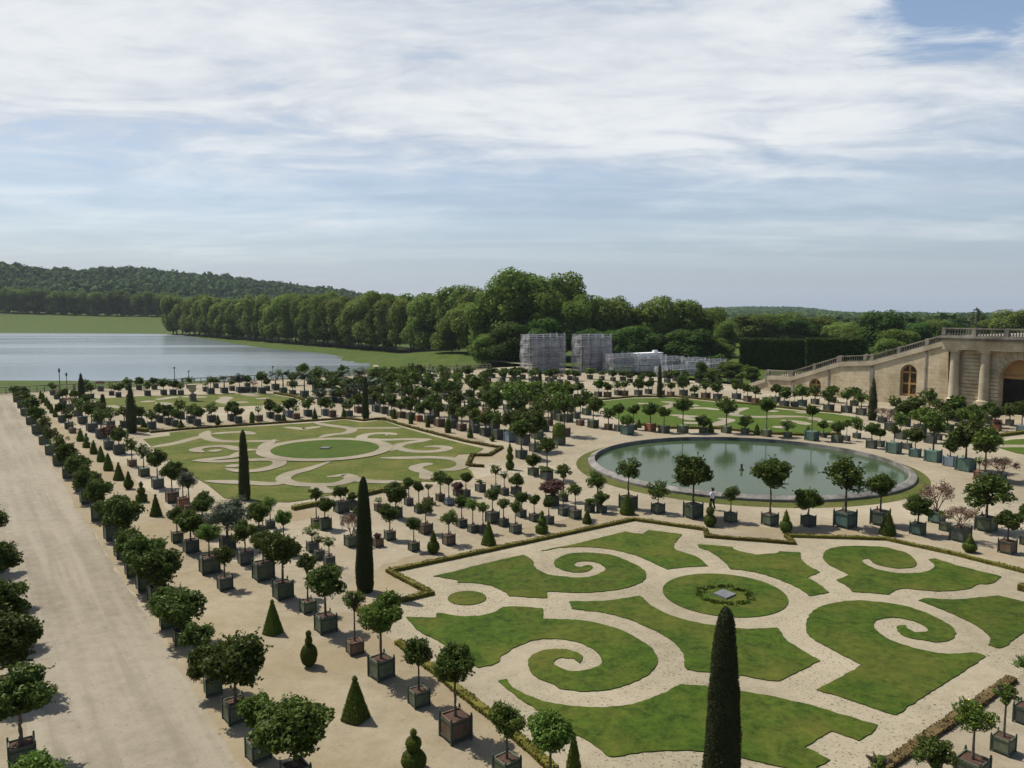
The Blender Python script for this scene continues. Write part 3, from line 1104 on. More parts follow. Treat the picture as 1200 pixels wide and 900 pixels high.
LP = [(168,515),(181.7,527.5),(199,540),(216.7,551.7),(231.7,561.7),(243,568),(263,584),(300,588),(338,589),(353,587),(393,579.5),(418.7,578.7),(445,575),(470,572),(496,564.5),
      (509,565),(536,562.7),(556,559.3),(552,552),(541,545),(528,539),(534,535),(537,532.7),(557,532),(566.7,526),(540,519.5),(506.7,511.3),(474.7,502),(448,492.7),(424,495.3),
      (404,492),(374.7,495.3),(340,497.5),(313,499.3),(246.7,502.7),(220,504.7),(198.7,507.3),(199.3,510.7)]
sheet('lawn', [G(*p) for p in LP], .05, M['lawn2'], .05, 'structure', 'dry scrolled parterre lawn with a round green centre, farther than the near one', 'lawn')
LR = [
 [(326.7,516.7),(300,517.3),(260,517.3),(244,514),(240,510),(244,505)], [(240,510.7),(220,516),(204,520),(176,525)],
 [(247,508.8),(265,507.4),(284,506.5),(292,508),(297,509.5)], [(333,501),(345,502),(355,503.3),(364,501.8),(376,500)],
 [(366,495),(384,498.7),(400,500.7),(412,503.3),(405,508),(387,510),(374,513.5)], [(412,502),(440,502),(471,502)],
 [(427,516),(424,512.3),(435,508.9),(453,508.3),(465,510)], [(430,514.5),(447,516),(480,515.3),(496,515.6),(506,516)],
 [(462,526),(471,521),(484,518.7),(501,516.6)], [(467,524),(476,528.3),(493,530),(512,529.3),(524,526),(517,524),(497,524)],
 [(449,529.5),(467,525)], [(446,537.3),(473,537.3),(507,536.7),(533,538.9),(543,544),(533,550.4),(513,552)],
 [(503,556),(487,549),(497,545.3),(507,544)], [(500,553),(500,563)],
 [(386,542),(360,550.7),(340,556),(332,562.7),(347,568),(373,569.3),(395,568),(412,561.3),(405,557.5),(383,560)],
 [(411,561),(429,564.7),(473,566)], [(370,570),(380,576),(393,577.5)], [(333,566),(320,568),(291,566.7),(240,564.7)],
 [(265,550),(280,552.5),(300,552.5),(317,549),(327,545),(322,540),(293,540),(257,541.7),(226,541)], [(267,548.6),(280,545.4)],
 [(310,528),(283,528),(263,524),(243,524.7),(229,528),(238,531)], [(283,530),(273,536),(250,538.7),(226,541.3)], [(246,529),(259,529.3)],
 [(322,516),(309,526),(316,532.7),(327,541)], [(452,510.6),(455,510.6)]]
scrolls(LR, 1.42, .054, 'pale gravel scroll of the dry middle parterre')
lc = circle_fit([G(*p)[:2] for p in ((325, 528), (435, 528), (380, 516), (380, 539.7))])
pts_o, pts_i = ring_pts(lc[0], lc[1], lc[2] + 1.55), ring_pts(lc[0], lc[1], lc[2])
co = [(p[0], p[1], .054 + .003 * 26) for p in pts_o] + [(p[0], p[1], .054 + .003 * 26) for p in pts_i]
n = len(pts_o)
tag(link('gravel_path', mesh_np('gravel ring', co, [(i, (i + 1) % n, n + (i + 1) % n, n + i) for i in range(n)]), None, M['path']),
    'pale gravel ring around the round centre of the middle parterre', 'path', None, 'structure')
sheet('lawn', ring_pts(lc[0], lc[1], lc[2]), .15, M['lawn3'], .1, 'structure', 'round green lawn in the centre of the dry middle parterre', 'lawn')
sheet('stone_slab', [(lc[0] + 0.7 * math.cos(AV + a), lc[1] + 0.7 * math.sin(AV + a)) for a in (0, 1.57, 3.14, 4.71)], .26, M['slab'], .11, 'thing',
      'pale square slab in the round centre of the dry middle parterre', 'slab')

FL = [(100,468.5),(158.7,464.7),(260,462),(295,461),(319,462.7),(345,467),(352,470),(330,474),(250,477.5),(170,481),(125,483),(105,476)]
sheet('lawn', [G(*p) for p in FL], .05, M['lawn2'], .05, 'structure', 'far parterre lawn behind the stone vase, towards the lake', 'lawn')
scrolls([[(257,465.5),(265,466),(260,470),(268,473.5)], [(278,472),(290,471)], [(186,472),(199,474.7)], [(166,470.7),(181,471)], [(184,468.9),(208,465)], [(122,476),(149,478)],
         [(214,465),(242,466)], [(285,461.5),(300,465)], [(104,471),(118,471.5)], [(300,468),(316,467)]], 2.2, .054, 'pale gravel scroll of the far parterre by the lake')
sheet('lawn', [G(*p) for p in ((552,449.5),(590,448),(629,448),(656,450),(664,452),(640,456),(560,457.5))], .05, M['lawn3'], .05, 'structure',
      'far strip of lawn below the wrapped gate pillars', 'lawn')
scrolls([[(585,451.5),(600,450)], [(553,453.5),(560,454.5)]], 2.4, .054, 'pale gravel scroll on the lawn below the gate pillars')
FR = [(700,471),(740,467),(790,466.5),(843,472),(875,473.3),(900,478.5),(936,482),(975,485),(1001,489),(1005,493),(985,500),(972,507),(940,508.5),(900,507),(840,501),(783,500.5),
      (753,497),(722,491),(708,480)]
sheet('lawn', [G(*p) for p in FR], .05, M['lawn3'], .05, 'structure', 'fresh green parterre lawn behind the round pond', 'lawn')
scrolls([[(775,470.7),(791,472.7),(781,477),(769,480.5)], [(807,475.5),(819,475.3)], [(806,478.7),(827,478.7),(841,481)], [(876,478),(864,481),(861,486.7),(872,488)],
         [(868,488),(890,489),(922,488.7)], [(826,489.3),(785,486.7)], [(841,490.7),(853,492),(845,496),(837,499.5)], [(798,488.6),(813,493)], [(898,488),(946,489)],
         [(915,492.7),(936,495),(946,498.5)], [(934,483),(946,485)], [(958,494),(977,495)], [(951,489.5),(958,493.5)], [(746,473.5),(766,474)], [(900,482),(912,483)], [(800,496),(822,497)],
         [(905,501),(925,502)]], 1.9, .054, 'pale gravel scroll of the green parterre behind the pond')
sheet('lawn', [G(*p) for p in ((1166,520),(1185,515.5),(1230,513),(1270,530),(1240,540),(1190,531),(1170,525))], .05, M['lawn3'], .05, 'structure', 'small piece of parterre lawn at the right edge', 'lawn')
scrolls([[(1164,523.5),(1185,523),(1230,524)]], 1.8, .054, 'pale gravel band on the small right hand lawn')

# gravel of the near parterre, inside its hedges
PANEL = [(455,671),(742,610),(825,621.7),(828,629.5),(930,638),(921,629.3),(1037,633),(1200,671),(1250,690),(1260,745),(1170,812),(1060,882),(960,935),(720,960),(560,830),(510,790),(468,757),(418,718),(505,697)]
sheet('gravel', [G(*p) for p in PANEL], .012, M['panel'], 0, 'structure')

# tan earth strips
STRIPS = [
 [(15,466),(24,466),(60,490),(120,530),(190,590),(262,650),(330,690),(400,716),(418,718),(468,757),(546,817),(580,838),(640,880),(720,955),(640,1000),(420,1000),(285,900),(226,792),(128,655),(60,542)],
 [(418,718),(505,697),(455,671),(742,610),(742,596),(655,610),(560,632),(470,655),(440,668),(405,690)],
 [(742,596),(742,610),(825,621.7),(828,629.5),(930,638),(921,629.3),(1037,633),(1200,671),(1260,690),(1260,668),(1130,640),(1035,624),(900,619),(830,611)],
 [(448,491.5),(474,499),(560,522),(583,529),(573,534),(552,535),(547,545),(590,540),(610,536),(560,514),(500,497),(470,489)],
 [(166,507),(220,503.5),(300,498.5),(380,493),(448,491.5),(470,489),(440,488),(380,490),(280,496),(180,502),(160,505)],
 [(338,600),(430,583),(500,570),(560,560),(600,553),(610,557),(560,570),(480,584),(400,598),(345,612),(325,606)],
]
for s in STRIPS:
    pts = smooth_outline([G(*p) for p in s], 12)
    pts = [p + Vector((noise.noise(Vector((p.x * .9, p.y * .9, 1))), noise.noise(Vector((p.x * .9, p.y * .9, 5))))) * .32 for p in pts]
    sheet('earth', pts, .008 if s is not STRIPS[1] else .010, M['earth'], 0, 'structure')


# ------------------------------------------------------------------ low hedges
def hedge(pxs, w, h, label, group, mk='hedge', leaf=.09, dens=170, smooth=0):
    P = [Vector(G(*p)[:2]) for p in pxs]
    n = len(P)
    rg = np.random.default_rng(len(bpy.data.objects))
    co, fs = [], []
    for i, p in enumerate(P):                    # mitred core
        a = (P[i] - P[i - 1]).normalized() if i else (P[1] - P[0]).normalized()
        b = (P[i + 1] - P[i]).normalized() if i < n - 1 else a
        na, nb = Vector((-a.y, a.x)), Vector((-b.y, b.x))
        m = (na + nb)
        m = m / max(.5, m.dot(na)) if m.length > .1 else na
        for s, z in ((-1, 0), (-1, .93), (1, .93), (1, 0)):
            q = p + m * s * w * .46
            co.append((q.x, q.y, z * h))
    for i in range(n - 1):
        for k in range(3):
            fs.append((4 * i + k, 4 * i + 4 + k, 4 * i + 5 + k, 4 * i + 1 + k))
    fs += [(0, 1, 2, 3), (4 * n - 1, 4 * n - 2, 4 * n - 3, 4 * n - 4)]
    Q = []
    for i in range(n - 1):
        a, b = P[i], P[i + 1]
        L = (b - a).length
        d = (b - a) / L
        s = Vector((-d.y, d.x))
        dist = ((a + b) / 2).length
        k = int(L * dens * max(.35, min(1.3, 45 / dist)))
        t = rg.uniform(0, 1, k) * L
        f = rg.choice(3, k, p=[.3, .4, .3])
        uu = rg.uniform(-1, 1, k)
        off = np.where(f == 1, uu * w * .5, np.where(f == 0, -w * .49, w * .49))
        zz = np.where(f == 1, h, (uu * .5 + .5) * h)
        wv = .035 * np.sin(t * 1.9 + i) + .02 * np.sin(t * 5.3)
        zz = zz + np.where(f == 1, wv, 0) + rg.normal(0, .012, k)
        off = off + wv * .6 + rg.normal(0, .012, k)
        N = np.zeros((k, 3))
        N[f == 1] = (0, 0, 1)
        N[f == 0] = (-s.x, -s.y, .1)
        N[f == 2] = (s.x, s.y, .1)
        pos = np.stack([a.x + d.x * t + s.x * off, a.y + d.y * t + s.y * off, np.maximum(zz, .02)], axis=1)
        Q.append(leaf_quads(pos, N, leaf * (1.0 if dist < 70 else 1.5), rg, 1.4, .5))
    Q = np.vstack(Q)
    b0 = len(co)
    co += [tuple(v) for v in Q]
    fs += [(b0 + 4 * k, b0 + 4 * k + 1, b0 + 4 * k + 2, b0 + 4 * k + 3) for k in range(len(Q) // 4)]
    o = link('hedge', mesh_np('hedge', co, fs), None, M[mk])
    return tag(o, label, 'hedge', group)


HG = 'low clipped hedges around the parterres'
hedge([(418,718),(505,697),(456,671),(560,649),(660,627.5),(742,610),(825,621.7)], .36, .23, 'low yellowish hedge round the notched corner of the near parterre, by the yew columns', HG)
hedge([(826.5,622.3),(828,630),(930,638),(921,629.3)], .32, .22, 'short low hedge stepping out in front of the pond', HG)
hedge([(921,629.3),(1037,633),(1120,651),(1200,671.5),(1250,686)], .32, .22, 'low hedge below the pond running on to the right edge', HG)
hedge([(466,754),(508,787),(546,818),(582,845),(650,905)], .38, .2, 'patchy low hedge behind the row of nearest boxed trees', HG)
hedge([(1186,797),(1150,823),(1110,850),(1045,895),(1000,925)], .42, .18, 'thin withered hedge beside the lemon trees', HG, 'dry_hedge')
hedge([(1194,691),(1230,700)], .55, .4, 'stub of hedge at the right corner of the near parterre', HG)
hedge([(176,507.5),(220,503.4),(300,498),(380,492.8),(404,490.8),(425,493.5),(448,491.2),(474,499.5),(506,508),(545,518),(575,523.5),(588,525.5),(573,534.5),(553,534.5),(548,546.5),(567,547.5)], .40, .27,
      'dark line of hedge round the far sides of the dry middle parterre', HG)
hedge([(161,505),(172,506.5)], .8, .5, 'bit of hedge left of the dry middle parterre', HG)
hedge([(343,598),(383,590)], .5, .35, 'piece of low hedge before the dry parterre, left of the yew columns', HG)
hedge([(420,583),(445,577),(478,572)], .5, .35, 'piece of low hedge before the dry parterre, right of the yew column', HG)
hedge([(322,461.6),(345,465.5),(356,469.5)], .6, .4, 'bit of low hedge at the far parterre by the lake', HG)
hedge([(700,469.5),(740,465.7),(790,465.2),(843,470.5),(900,476.5),(936,480.3),(985,484.5)], .45, .3, 'low dark hedge behind the fresh green parterre', HG)
hedge([(985,509.5),(940,510.6),(900,508.8),(840,502.8),(783,502.3),(745,498)], .45, .3, 'low dark hedge between the pond and the fresh green parterre', HG)
hedge([(1160,513),(1200,508),(1240,506)], .6, .4, 'low dark hedge behind the small right hand lawn', HG)

# ------------------------------------------------------------------ round pond
pc = circle_fit([G(*p)[:2] for p in ((690.5, 541), (1071, 562), (800, 515.8), (900, 517), (930, 589), (860, 587))])
PX, PY, PR = pc
print('pond', pc, 'near circle', NEAR_C, 'left circle', lc)
sheet('water', ring_pts(PX, PY, PR - .55, 96), .02, M['pond'], 0, 'structure', 'green water of the round pond', 'water')


def annulus(name, prof, m, n=96):
    co, fs = [], []
    for r, z in prof:
        co += [(PX + r * math.cos(2 * math.pi * i / n), PY + r * math.sin(2 * math.pi * i / n), z) for i in range(n)]
    for k in range(len(prof) - 1):
        for i in range(n):
            fs.append((k * n + i, k * n + (i + 1) % n, (k + 1) * n + (i + 1) % n, (k + 1) * n + i))
    return link(name, mesh_np(name, co, fs), None, m)


tag(annulus('pond_rim', [(PR, 0), (PR, .22), (PR - .06, .27), (PR - .62, .46), (PR - .70, .44), (PR - .72, .0)][::1], M['rim']),
    'grey stone rim all round the pond', 'pond rim')
tag(sheet('turf_ring', ring_pts(PX - .3, PY - .8, PR + 1.0, 96), .0145, M['turfring']), None, None, None, 'structure')
bm = bmesh.new()
add_lathe(bm, [(.22, -.1), (.22, .12), (.12, .18), (.10, .5), (.14, .55), (.05, .66)], 10)
o = link('fountain_nozzle', bm_mesh('fountain nozzle', bm, True), None, M['lamp'])
o.location = G(869, 551)
tag(o, 'small dark fountain pipe standing in the middle of the pond', 'fountain pipe')
# ------------------------------------------------------------------ trees in boxes
def row(items, group, phrase, start=0):
    """items: (px, py, top, crown width, kind[, box[, box width]])"""
    items = sorted(items, key=lambda t: t[0] if 'from left' in phrase else -t[1])
    for i, it in enumerate(items):
        px, py, top, cw, kind = it[:5]
        box = it[5] if len(it) > 5 else 'g'
        bw = it[6] if len(it) > 6 else None
        pot_tree(px, py, top, cw, kind, phrase.format(nth(i + start)), group, box, bw)


row([(27,905,787,80,'c','g',34),(14,822,724,72,'c','g',30),(6,764,681,60,'c'),(0,716,637,50,'c'),(-8,673,598,40,'c'),(-16,640,582,30,'c'),(44,985,888,66,'c','g',36)][:6],
    'row of boxes across the gravel road', '{} from near end, row left of road')
pot_tree(44, 990, 886, 66, 'l', '', 'row of boxes across the gravel road', 'g', 36, label='treetop cut by the bottom edge, nearest in the row left of the road')

row([(347,930,818,97,'c','g',34),(303,895,817,44,'l','g',28),(277,850,750,72,'c','g',30),(250,817,752,52,'c','g',22),(232,786,734,40,'c','g',22),(213,757,694,58,'c','g',20),(196,738,691,42,'c','g',18),
     (186,708,645,56,'c'),(172,694,628,50,'c'),(159,677,622,40,'c'),(147,655,584,47,'c'),(133,634,581,38,'c'),(117,611,562,34,'c'),(103,591,547,30,'c'),(95,576,533,30,'c'),
     (81,561,520,27,'c'),(70,546,510,24,'c'),(60,533,499,21,'c'),(52,521,488,20,'c'),(44,509,478,19,'c'),(37,498,466,18,'c'),(30,487,460,16,'c'),(25,478,456,14,'c'),(20,471,453,12,'c')],
    'long row of boxes along the gravel road', '{} from near end of roadside row')

row([(645,948,838,56,'l','g',36),(594,918,831,43,'l','g',30),(534,873,760,53,'c','b',35),(491,831,751,38,'c','g',24),(447,799,699,53,'l','g',28),(416,769,694,28,'s','b',20),(382,744,662,46,'c','g',25),
     (361,720,651,24,'c','g',18),(332,704,624,47,'c','g',23)],
    'boxes along the near parterre hedge', '{} from near end along near hedge')

row([(309,682,624,29,'c'),(288,663,611,30,'c','k',18),(264,693,641,27,'s','k',18),(246,674,617,28,'l'),(267,646,584,50,'o','k',18),(304,634,590,30,'l'),(224,649,599,33,'c','k',18),(208,637,594,22,'c','g',14),
     (333,652,600,20,'l'),(317,620,582,18,'L','k',10),(238,630,579,29,'c'),(222,603,552,24,'o','b',12),(215,596,548,14,'s','o',14),(202,590,542,25,'c','b',15),(185,573,527,24,'c','k',14),
     (169,559,521,19,'c','g',12),(155,547,512,20,'c','b',10),(140,533,501,20,'c','k'),(128,527,499,18,'r','k'),(119,514,480,21,'c','k'),(108,506,472,18,'c','k'),(97,497,471,16,'c','k'),
     (85,508,494,9,'t','b',8),(81,503,480,14,'c','k'),(73,495,474,13,'c','k'),(92,488,467,12,'c','k'),(82,481,463,11,'d','k'),(74,474,457,11,'c','k'),(67,468,454,10,'d','k'),(62,463,449,10,'c','k'),(88,474,458,10,'l','k'),(100,478,463,11,'c','k')],
    'double row of boxes beside the topiaries', '{} outward in double row beside topiaries')

row([(371,619,572,18,'s','b',12),(381,622,584,22,'c','g',15),(366,648,613,22,'t','k',13),(374,657,628,12,'t','k',12),(386,665,629,16,'t','k',12),(412,642,589,25,'d','g',16),(421,632,594,15,'c','k',12),
     (457,634,591,22,'c','g',13),(464,608,566,28,'c','g',14),(444,600,583,9,'t','b',9),(443,642,628,9,'r','b',8),(400,602,570,19,'c','k'),(413,598,578,13,'c','k'),(479,593,560,13,'c','k',9),(491,602,565,14,'c','k',9),
     (485,647,607,18,'c','g',11),(499,627,586,24,'s','b',15),(526,640,598,23,'L','b',14),(541,619,581,18,'c','k',12),(554,625,584,18,'L','k',11),(502,592,567,8,'t','b',7),(516,588,552,21,'s','b',10),(526,593,559,13,'c','l',9),
     (536,582,566,15,'r','b',7),(546,583,554,14,'c','k',9),(563,577,563,14,'c','k'),(577,614,572,20,'s','k',15),(566,626,589,16,'L','k',10),(590,618,585,16,'s','k',10),(604,626,588,17,'s','k',13),
     (611,607,577,17,'c','k',9),(591,581,552,11,'t','k',9),(605,581,555,20,'c','k',11),(581,577,545,15,'s','k',10),(626,612,580,14,'c','k',10),(625,558,532,19,'c','g',11),(641,563,512,25,'s','k',12),(640,562,552,20,'c','k',12),
     (647,594,564,30,'r','k',14),(660,588,544,20,'s','k',10),(643,615,583,15,'c','k',9),(660,605,575,12,'t','k',10),(674,609,566,20,'s','g',13),(691,601,585,12,'c','k',8),(705,602,576,19,'c','k',10),(700,594,552,27,'s','k',10)],
    'crowd of boxes between the two big parterres', '{} from left between the two parterres')

row([(736,598,538,31,'s','g',19),(771,603,564,26,'s','g',14),(812,609,535,50,'c','g',20),(856,613,570,22,'s','g',13),(902,617,538,42,'c','g',17),(947,618,574,32,'c','k',15),(990,620,537,46,'s','t',23),(1031,617,555,34,'c','k',20),
     (1075,628,581,33,'c','t',16),(1097,614,548,40,'d','t',16),(1107,623,598,15,'t','g',10),(1125,636,582,35,'d','k',21),(1155,624,556,53,'s','g',22),(1180,650,600,31,'c','b',18),(1203,640,590,22,'c','g',14)],
    'row of boxes before the round pond', '{} from left in row before pond')

row([(650,492,466,15,'c','k',8),(665,495,462,13,'c','g',11),(680,499,467,12,'c','b',8),(695,502,467,19,'l','g',11),(713,504,479,16,'c','b',8),(725,506,475,14,'c','k',9),(735,510,488,15,'l','t',13),(742,504,476,13,'c','k',8),
     (762,506,474,17,'c','o',11),(778,508,478,15,'l','k',11),(800,508,469,19,'c','g',11),(824,508,488,16,'c','g',8),(851,508,468,23,'c','g',10),(873,509,488,17,'s','g',8),(898,512,468,18,'c','g',10),(923,513,494,14,'c','g',8),
     (951,517,474,16,'c','t',14),(965,513,494,12,'c','k',6),(981,519,494,17,'c','g',11),(992,517,492,11,'c','k',7),(1004,514,490,16,'L','k',8),(1021,526,496,18,'c','k',11),(1031,524,502,13,'c','k',9),(1047,532,497,17,'c','t',15),(1063,527,503,13,'s','k',9),
     (1072,536,501,21,'c','t',12),(1093,542,482,36,'c','t',17),(1113,547,514,21,'c','l',14),(1131,553,492,41,'c','t',19),(1147,561,535,12,'t','o',10),(1154,563,500,37,'l','k',12),(1172,566,525,36,'d','k',12)],
    'row of boxes behind the round pond', '{} from left in row behind pond')

row([(1049,487,465,15,'c','k'),(1072,492,466,20,'c','k'),(1089,488,457,18,'c','k'),(1100,498,469,18,'c','k'),(1118,494,466,21,'c','k'),(1099,516,497,14,'c','k',8),(1141,498,475,14,'c','k'),(1156,497,472,15,'c','k'),(1166,502,478,14,'c','k'),
     (1130,510,480,18,'l','k'),(1110,508,478,18,'c','k'),(1060,500,472,18,'c','k'),(1043,505,480,13,'d','k'),(1078,508,478,20,'l','k'),(1055,515,486,15,'l','k'),(1145,515,482,20,'c','k'),(1168,505,492,10,'r','o'),(1183,499,473,21,'c','k',8),
     (1197,507,471,18,'c','l',10),(1210,500,475,18,'c','k'),(1090,520,488,18,'c','k'),(1034,496,474,14,'d','k')],
    'dense boxes before the arcaded building', '{} from left before the arcaded building')

row([(224,496,475,17,'c','k'),(231,499,478,15,'c','k'),(248,495,474,15,'c','k'),(272,493.5,472,15,'c','k'),(279,496,477,13,'c','k'),(303,494,476,9,'t','b'),(317,490,469,15,'c','k'),(325,493,475,13,'c','k'),(339,489,468,15,'c','l'),
     (347,491.5,475,10,'t','b'),(361,488,466,16,'c','k'),(381,487,467,14,'c','l'),(389,489,472,10,'t','b'),(409,488,468,15,'c','k'),(420,484,463,14,'c','b')],
    'boxes behind the dry middle parterre', '{} from left behind the dry parterre')
row([(115,497,473,16,'c','k'),(130,502,479,16,'c','k'),(146,501,478,14,'s','k'),(163,497,476,14,'c','k'),(178,503,482,15,'c','k'),(187,495,474,14,'c','k'),(198,498,476,15,'c','k'),(205,500,481,12,'c','k'),(212,491,470,14,'c','k')],
    'boxes left of the stone vase', '{} from left below the stone vase')
row([(441,483,461,12,'c','k'),(450,485,462,14,'c','k'),(459,488,463,14,'c','k'),(470,490,470,12,'c','b'),(481,492,466,16,'c','k'),(491,494,474,12,'c','o'),(504,496.5,468,16,'c','k'),(515,500.5,474,13,'c','b'),(530,502,474,17,'c','k'),
     (541,505.5,478,15,'s','b'),(556,507.5,480,17,'l','k'),(569,511.5,482,20,'c','k'),(584,515.5,484,20,'c','k'),(598,518.5,482,22,'c','l'),(611,538,490,30,'c','k',12),(627,530,482,34,'c','k',12),(613,522,478,26,'c','k')],
    'boxes along the far side of the dry parterre', '{} along right flank of dry parterre')
row([(107,467,450,11,'c','k'),(131,463.5,449,9,'t','k'),(139,465.5,450,11,'c','k'),(173,464,448,10,'c','k'),(192,463,445,12,'c','k'),(203,463,446,11,'c','k'),(212,463,449,9,'c','k'),(241,459,447,8,'t','k'),(247,462,442,10,'c','k'),(263,461,438,13,'p','k'),
     (272,458,444,9,'c','k'),(281,460,439,14,'o','k'),(289,460,441,9,'c','k'),(297,459.5,444,9,'d','k'),(307,461.5,437,12,'c','k'),(313,458,443,9,'c','k'),(323,457,432,16,'p','k'),(332,461.5,430,20,'p','g'),(343,463,446,11,'c','k'),(357,466,431,20,'p','k')],
    'far boxes towards the lake', '{} from left in far lakeside row')
row([(100,459,445,9,'c','k'),(118,458.5,444,9,'d','k'),(150,457,443,10,'l','k'),(163,457,443,10,'c','k'),(181,456.5,443,9,'c','k'),(222,455.5,442,10,'c','k'),(253,454.5,443,9,'l','k'),(290,453.5,441,9,'c','k'),(345,452,437,13,'c','k'),(370,451,434,14,'c','k'),
     (385,455,434,15,'c','k'),(402,452,432,14,'p','k'),(420,452,430,15,'p','k'),(436,450,430,13,'d','k'),(450,452,431,14,'c','k'),(455,460,436,16,'c','k'),(470,450,431,13,'c','k'),(487,450,432,13,'c','k'),(505,449,431,13,'p','k'),(522,448,433,12,'c','k'),(537,449,433,11,'c','k')],
    'farthest boxes by the end railing', '{} from left along the end railing')
row([(572,448,434,9,'c','k'),(589,447.5,434,9,'c','k'),(600,447,433,9,'c','k'),(607,447.5,433,10,'c','k'),(623,447.5,434,9,'c','k'),(645,449,434,9,'c','k'),(656,450,435,9,'d','k')],
    'small far boxes below the gate pillars', '{} from left below the gate pillars')
row([(664,468,447,12,'c','k'),(677,468,448,13,'c','k'),(701,465,445,12,'l','k'),(712,465.5,449,10,'c','b'),(724,463.5,447,11,'c','k'),(732,464,446,11,'c','b'),(748,463.5,445,13,'c','k'),(760,462,446,11,'c','k'),(775,463,449,8,'c','k'),(786,465,449,10,'l','b'),
     (801,464,442,14,'c','k'),(814,467,452,11,'c','k'),(827,468,446,13,'c','b'),(841,469.5,447,14,'c','k'),(863,468,446,14,'l','k'),(876,471,451,12,'c','b'),(885,473,453,13,'c','b'),(909,472,452,12,'c','k'),(919,477.5,455,14,'c','k'),(940,476,452,16,'l','t'),
     (931,477,460,8,'c','k'),(955,474,453,14,'c','k'),(971,483,457,16,'c','k'),(992,484,456,17,'c','k'),(1009,487,459,16,'c','k'),(1001,476,455,13,'c','k'),(975,472,453,13,'l','k')],
    'boxes behind the green far parterre', '{} from left behind the green parterre')

# the dense avenue beyond the dry parterre: staggered lines running away from the viewer
S0 = G(612, 520)
rg = random.Random(41)
lines = 0
for k in range(1, 7):
    q = S0 + U * (3.9 * k) + V * (2.0 if k < 3 else 6.0 + 1.5 * k)
    for j in range(12 if k < 5 else 9):
        p = q + V * (j * 4.9 + rg.uniform(-.7, .7)) + U * rg.uniform(-.5, .5)
        s = (p.x / p.y)
        H = rg.uniform(3.0, 4.7) + (1.0 if (j < 3 and k < 3) else 0)
        kd = rg.choices('clsbLp', (7, 5, 5, 3, 3, 1))[0]
        pot_tree(0, 0, 0, 0, kd, '{} outward, {} line of dense avenue'.format(nth(j), nth(k - 1)), 'dense avenue of boxed trees', rg.choice('kkgb'),
                 at=p, size=(H, H * rg.uniform(.44, .62)))

# fill of palms, laurels and olives in the far corner, and of small laurels below the scaffolding
rg = random.Random(52)
far = []
for y, x0, x1, n, h in ((446, 335, 560, 9, 17), (452, 350, 545, 7, 18), (459, 366, 470, 6, 19), (466, 372, 440, 5, 20), (473, 365, 440, 5, 20)):
    for i in range(n):
        x = x0 + (x1 - x0) * (i + rg.uniform(.2, .8)) / n
        far.append((x, y + rg.uniform(-2, 2), y - h * rg.uniform(.85, 1.25), h * rg.uniform(.75, 1.0), rg.choice('bbspolsb'), 'k'))
row(far, 'far corner of palms and laurels', '{} from left in the far corner')
far = []
for i in range(26):
    x = 556 + 330 * (i + rg.uniform(.15, .85)) / 26
    y = 441.5 + rg.uniform(0, 4) + (x - 556) * .022
    far.append((x, y, y - rg.uniform(10, 15), rg.uniform(9, 13), rg.choice('bbblbsb'), 'k'))
row(far, 'small trees below the scaffolding', '{} from left below the scaffolding')

# near right corner: lemon trees beside the withered hedge
pot_tree(1138, 925, 822, 46, 'y', '', 'lemon trees at the right corner', 'g', 36, label='lemon tree with yellow fruits in a green box at the bottom right')
pot_tree(1175, 886, 804, 27, 'L', '', 'lemon trees at the right corner', 'g', 25, label='slender dark tree in a green box behind the lemon tree')
pot_tree(1202, 852, 767, 30, 'L', '', 'lemon trees at the right corner', 'k', 26, label='light leafy tree in a dark box cut by the right edge')
pot_tree(1090, 965, 866, 50, 's', '', 'lemon trees at the right corner', 'g', 34, label='dark leafy tree cut by the bottom edge, left of the lemon tree')
pot_tree(1027, 965, 887, 20, 'y', '', 'lemon trees at the right corner', 'g', 24, label='small lemon twig at the bottom edge beside the withered hedge')

# ------------------------------------------------------------------ topiary
TG = 'clipped yews on the tan strip by the road'
nm = 'lines up'
for i, (px, py, top, w, kd) in enumerate([(485,908,857,29,'balls'),(416.7,848,795,30,'pyramid'),(362.5,784,740,19,'bulb'),(320,745,704,21,'pyramid'),(183,606,579.5,12.5,'pyramid'),(166,589,565,12,'tiers'),
        (151,574,552,10.5,'ball_cone'),(139.5,563.5,542,11.5,'pyramid'),(127,552,531,10.5,'cone'),(118.5,541.5,522.5,9,'cone'),(110,532.5,516,8.5,'cone'),(101.6,525,507.5,7.5,'tiers'),(94.5,517.5,502,8.5,'cone'),
        (65,489,478,5.5,'cone'),(61,484.5,473,5.5,'cone'),(58,480,469,5.5,'ball_cone'),(55,476,465,5.5,'cone'),(51,472,460,5.5,'cone'),(48,468,458,5,'cone')]):
    place_topiary(px, py, top, w, kd, TOPW[kd] + ', {} from near end by the road'.format(nth(i)), TG, force='hero' if i < 4 else None, rot=AV + .5)
TG2 = 'clipped yews at the near parterre hedge'
for px, py, top, w, kd, l in [(508,650,622,14,'ball_cone','leftmost above the long hedge'),(572.5,640,611.5,16,'pyramid','above the middle of the long hedge'),(635,626,599.5,14,'tiers','among small boxes above the long hedge'),
        (688,614.5,597.5,10.5,'cone','short and fat near the hedge bend'),(734.8,604,580,17,'cone','in front of a green box by the pond'),(832,618,589,14,'balls','beside the person at the pond'),
        (920.8,625.5,598,14,'ball_cone','between two boxes before the pond'),(1040,628.5,600,17.5,'cone','tall before the right end of the pond'),(1136,648.5,626,15,'ball_cone','beside the withered bush'),
        (597.5,551,519.5,10,'tower','at the notch of the dry parterre')]:
    place_topiary(px, py, top, w, kd, TOPW[kd] + ', ' + l, TG2)
TG3 = 'clipped yews along the far hedges'
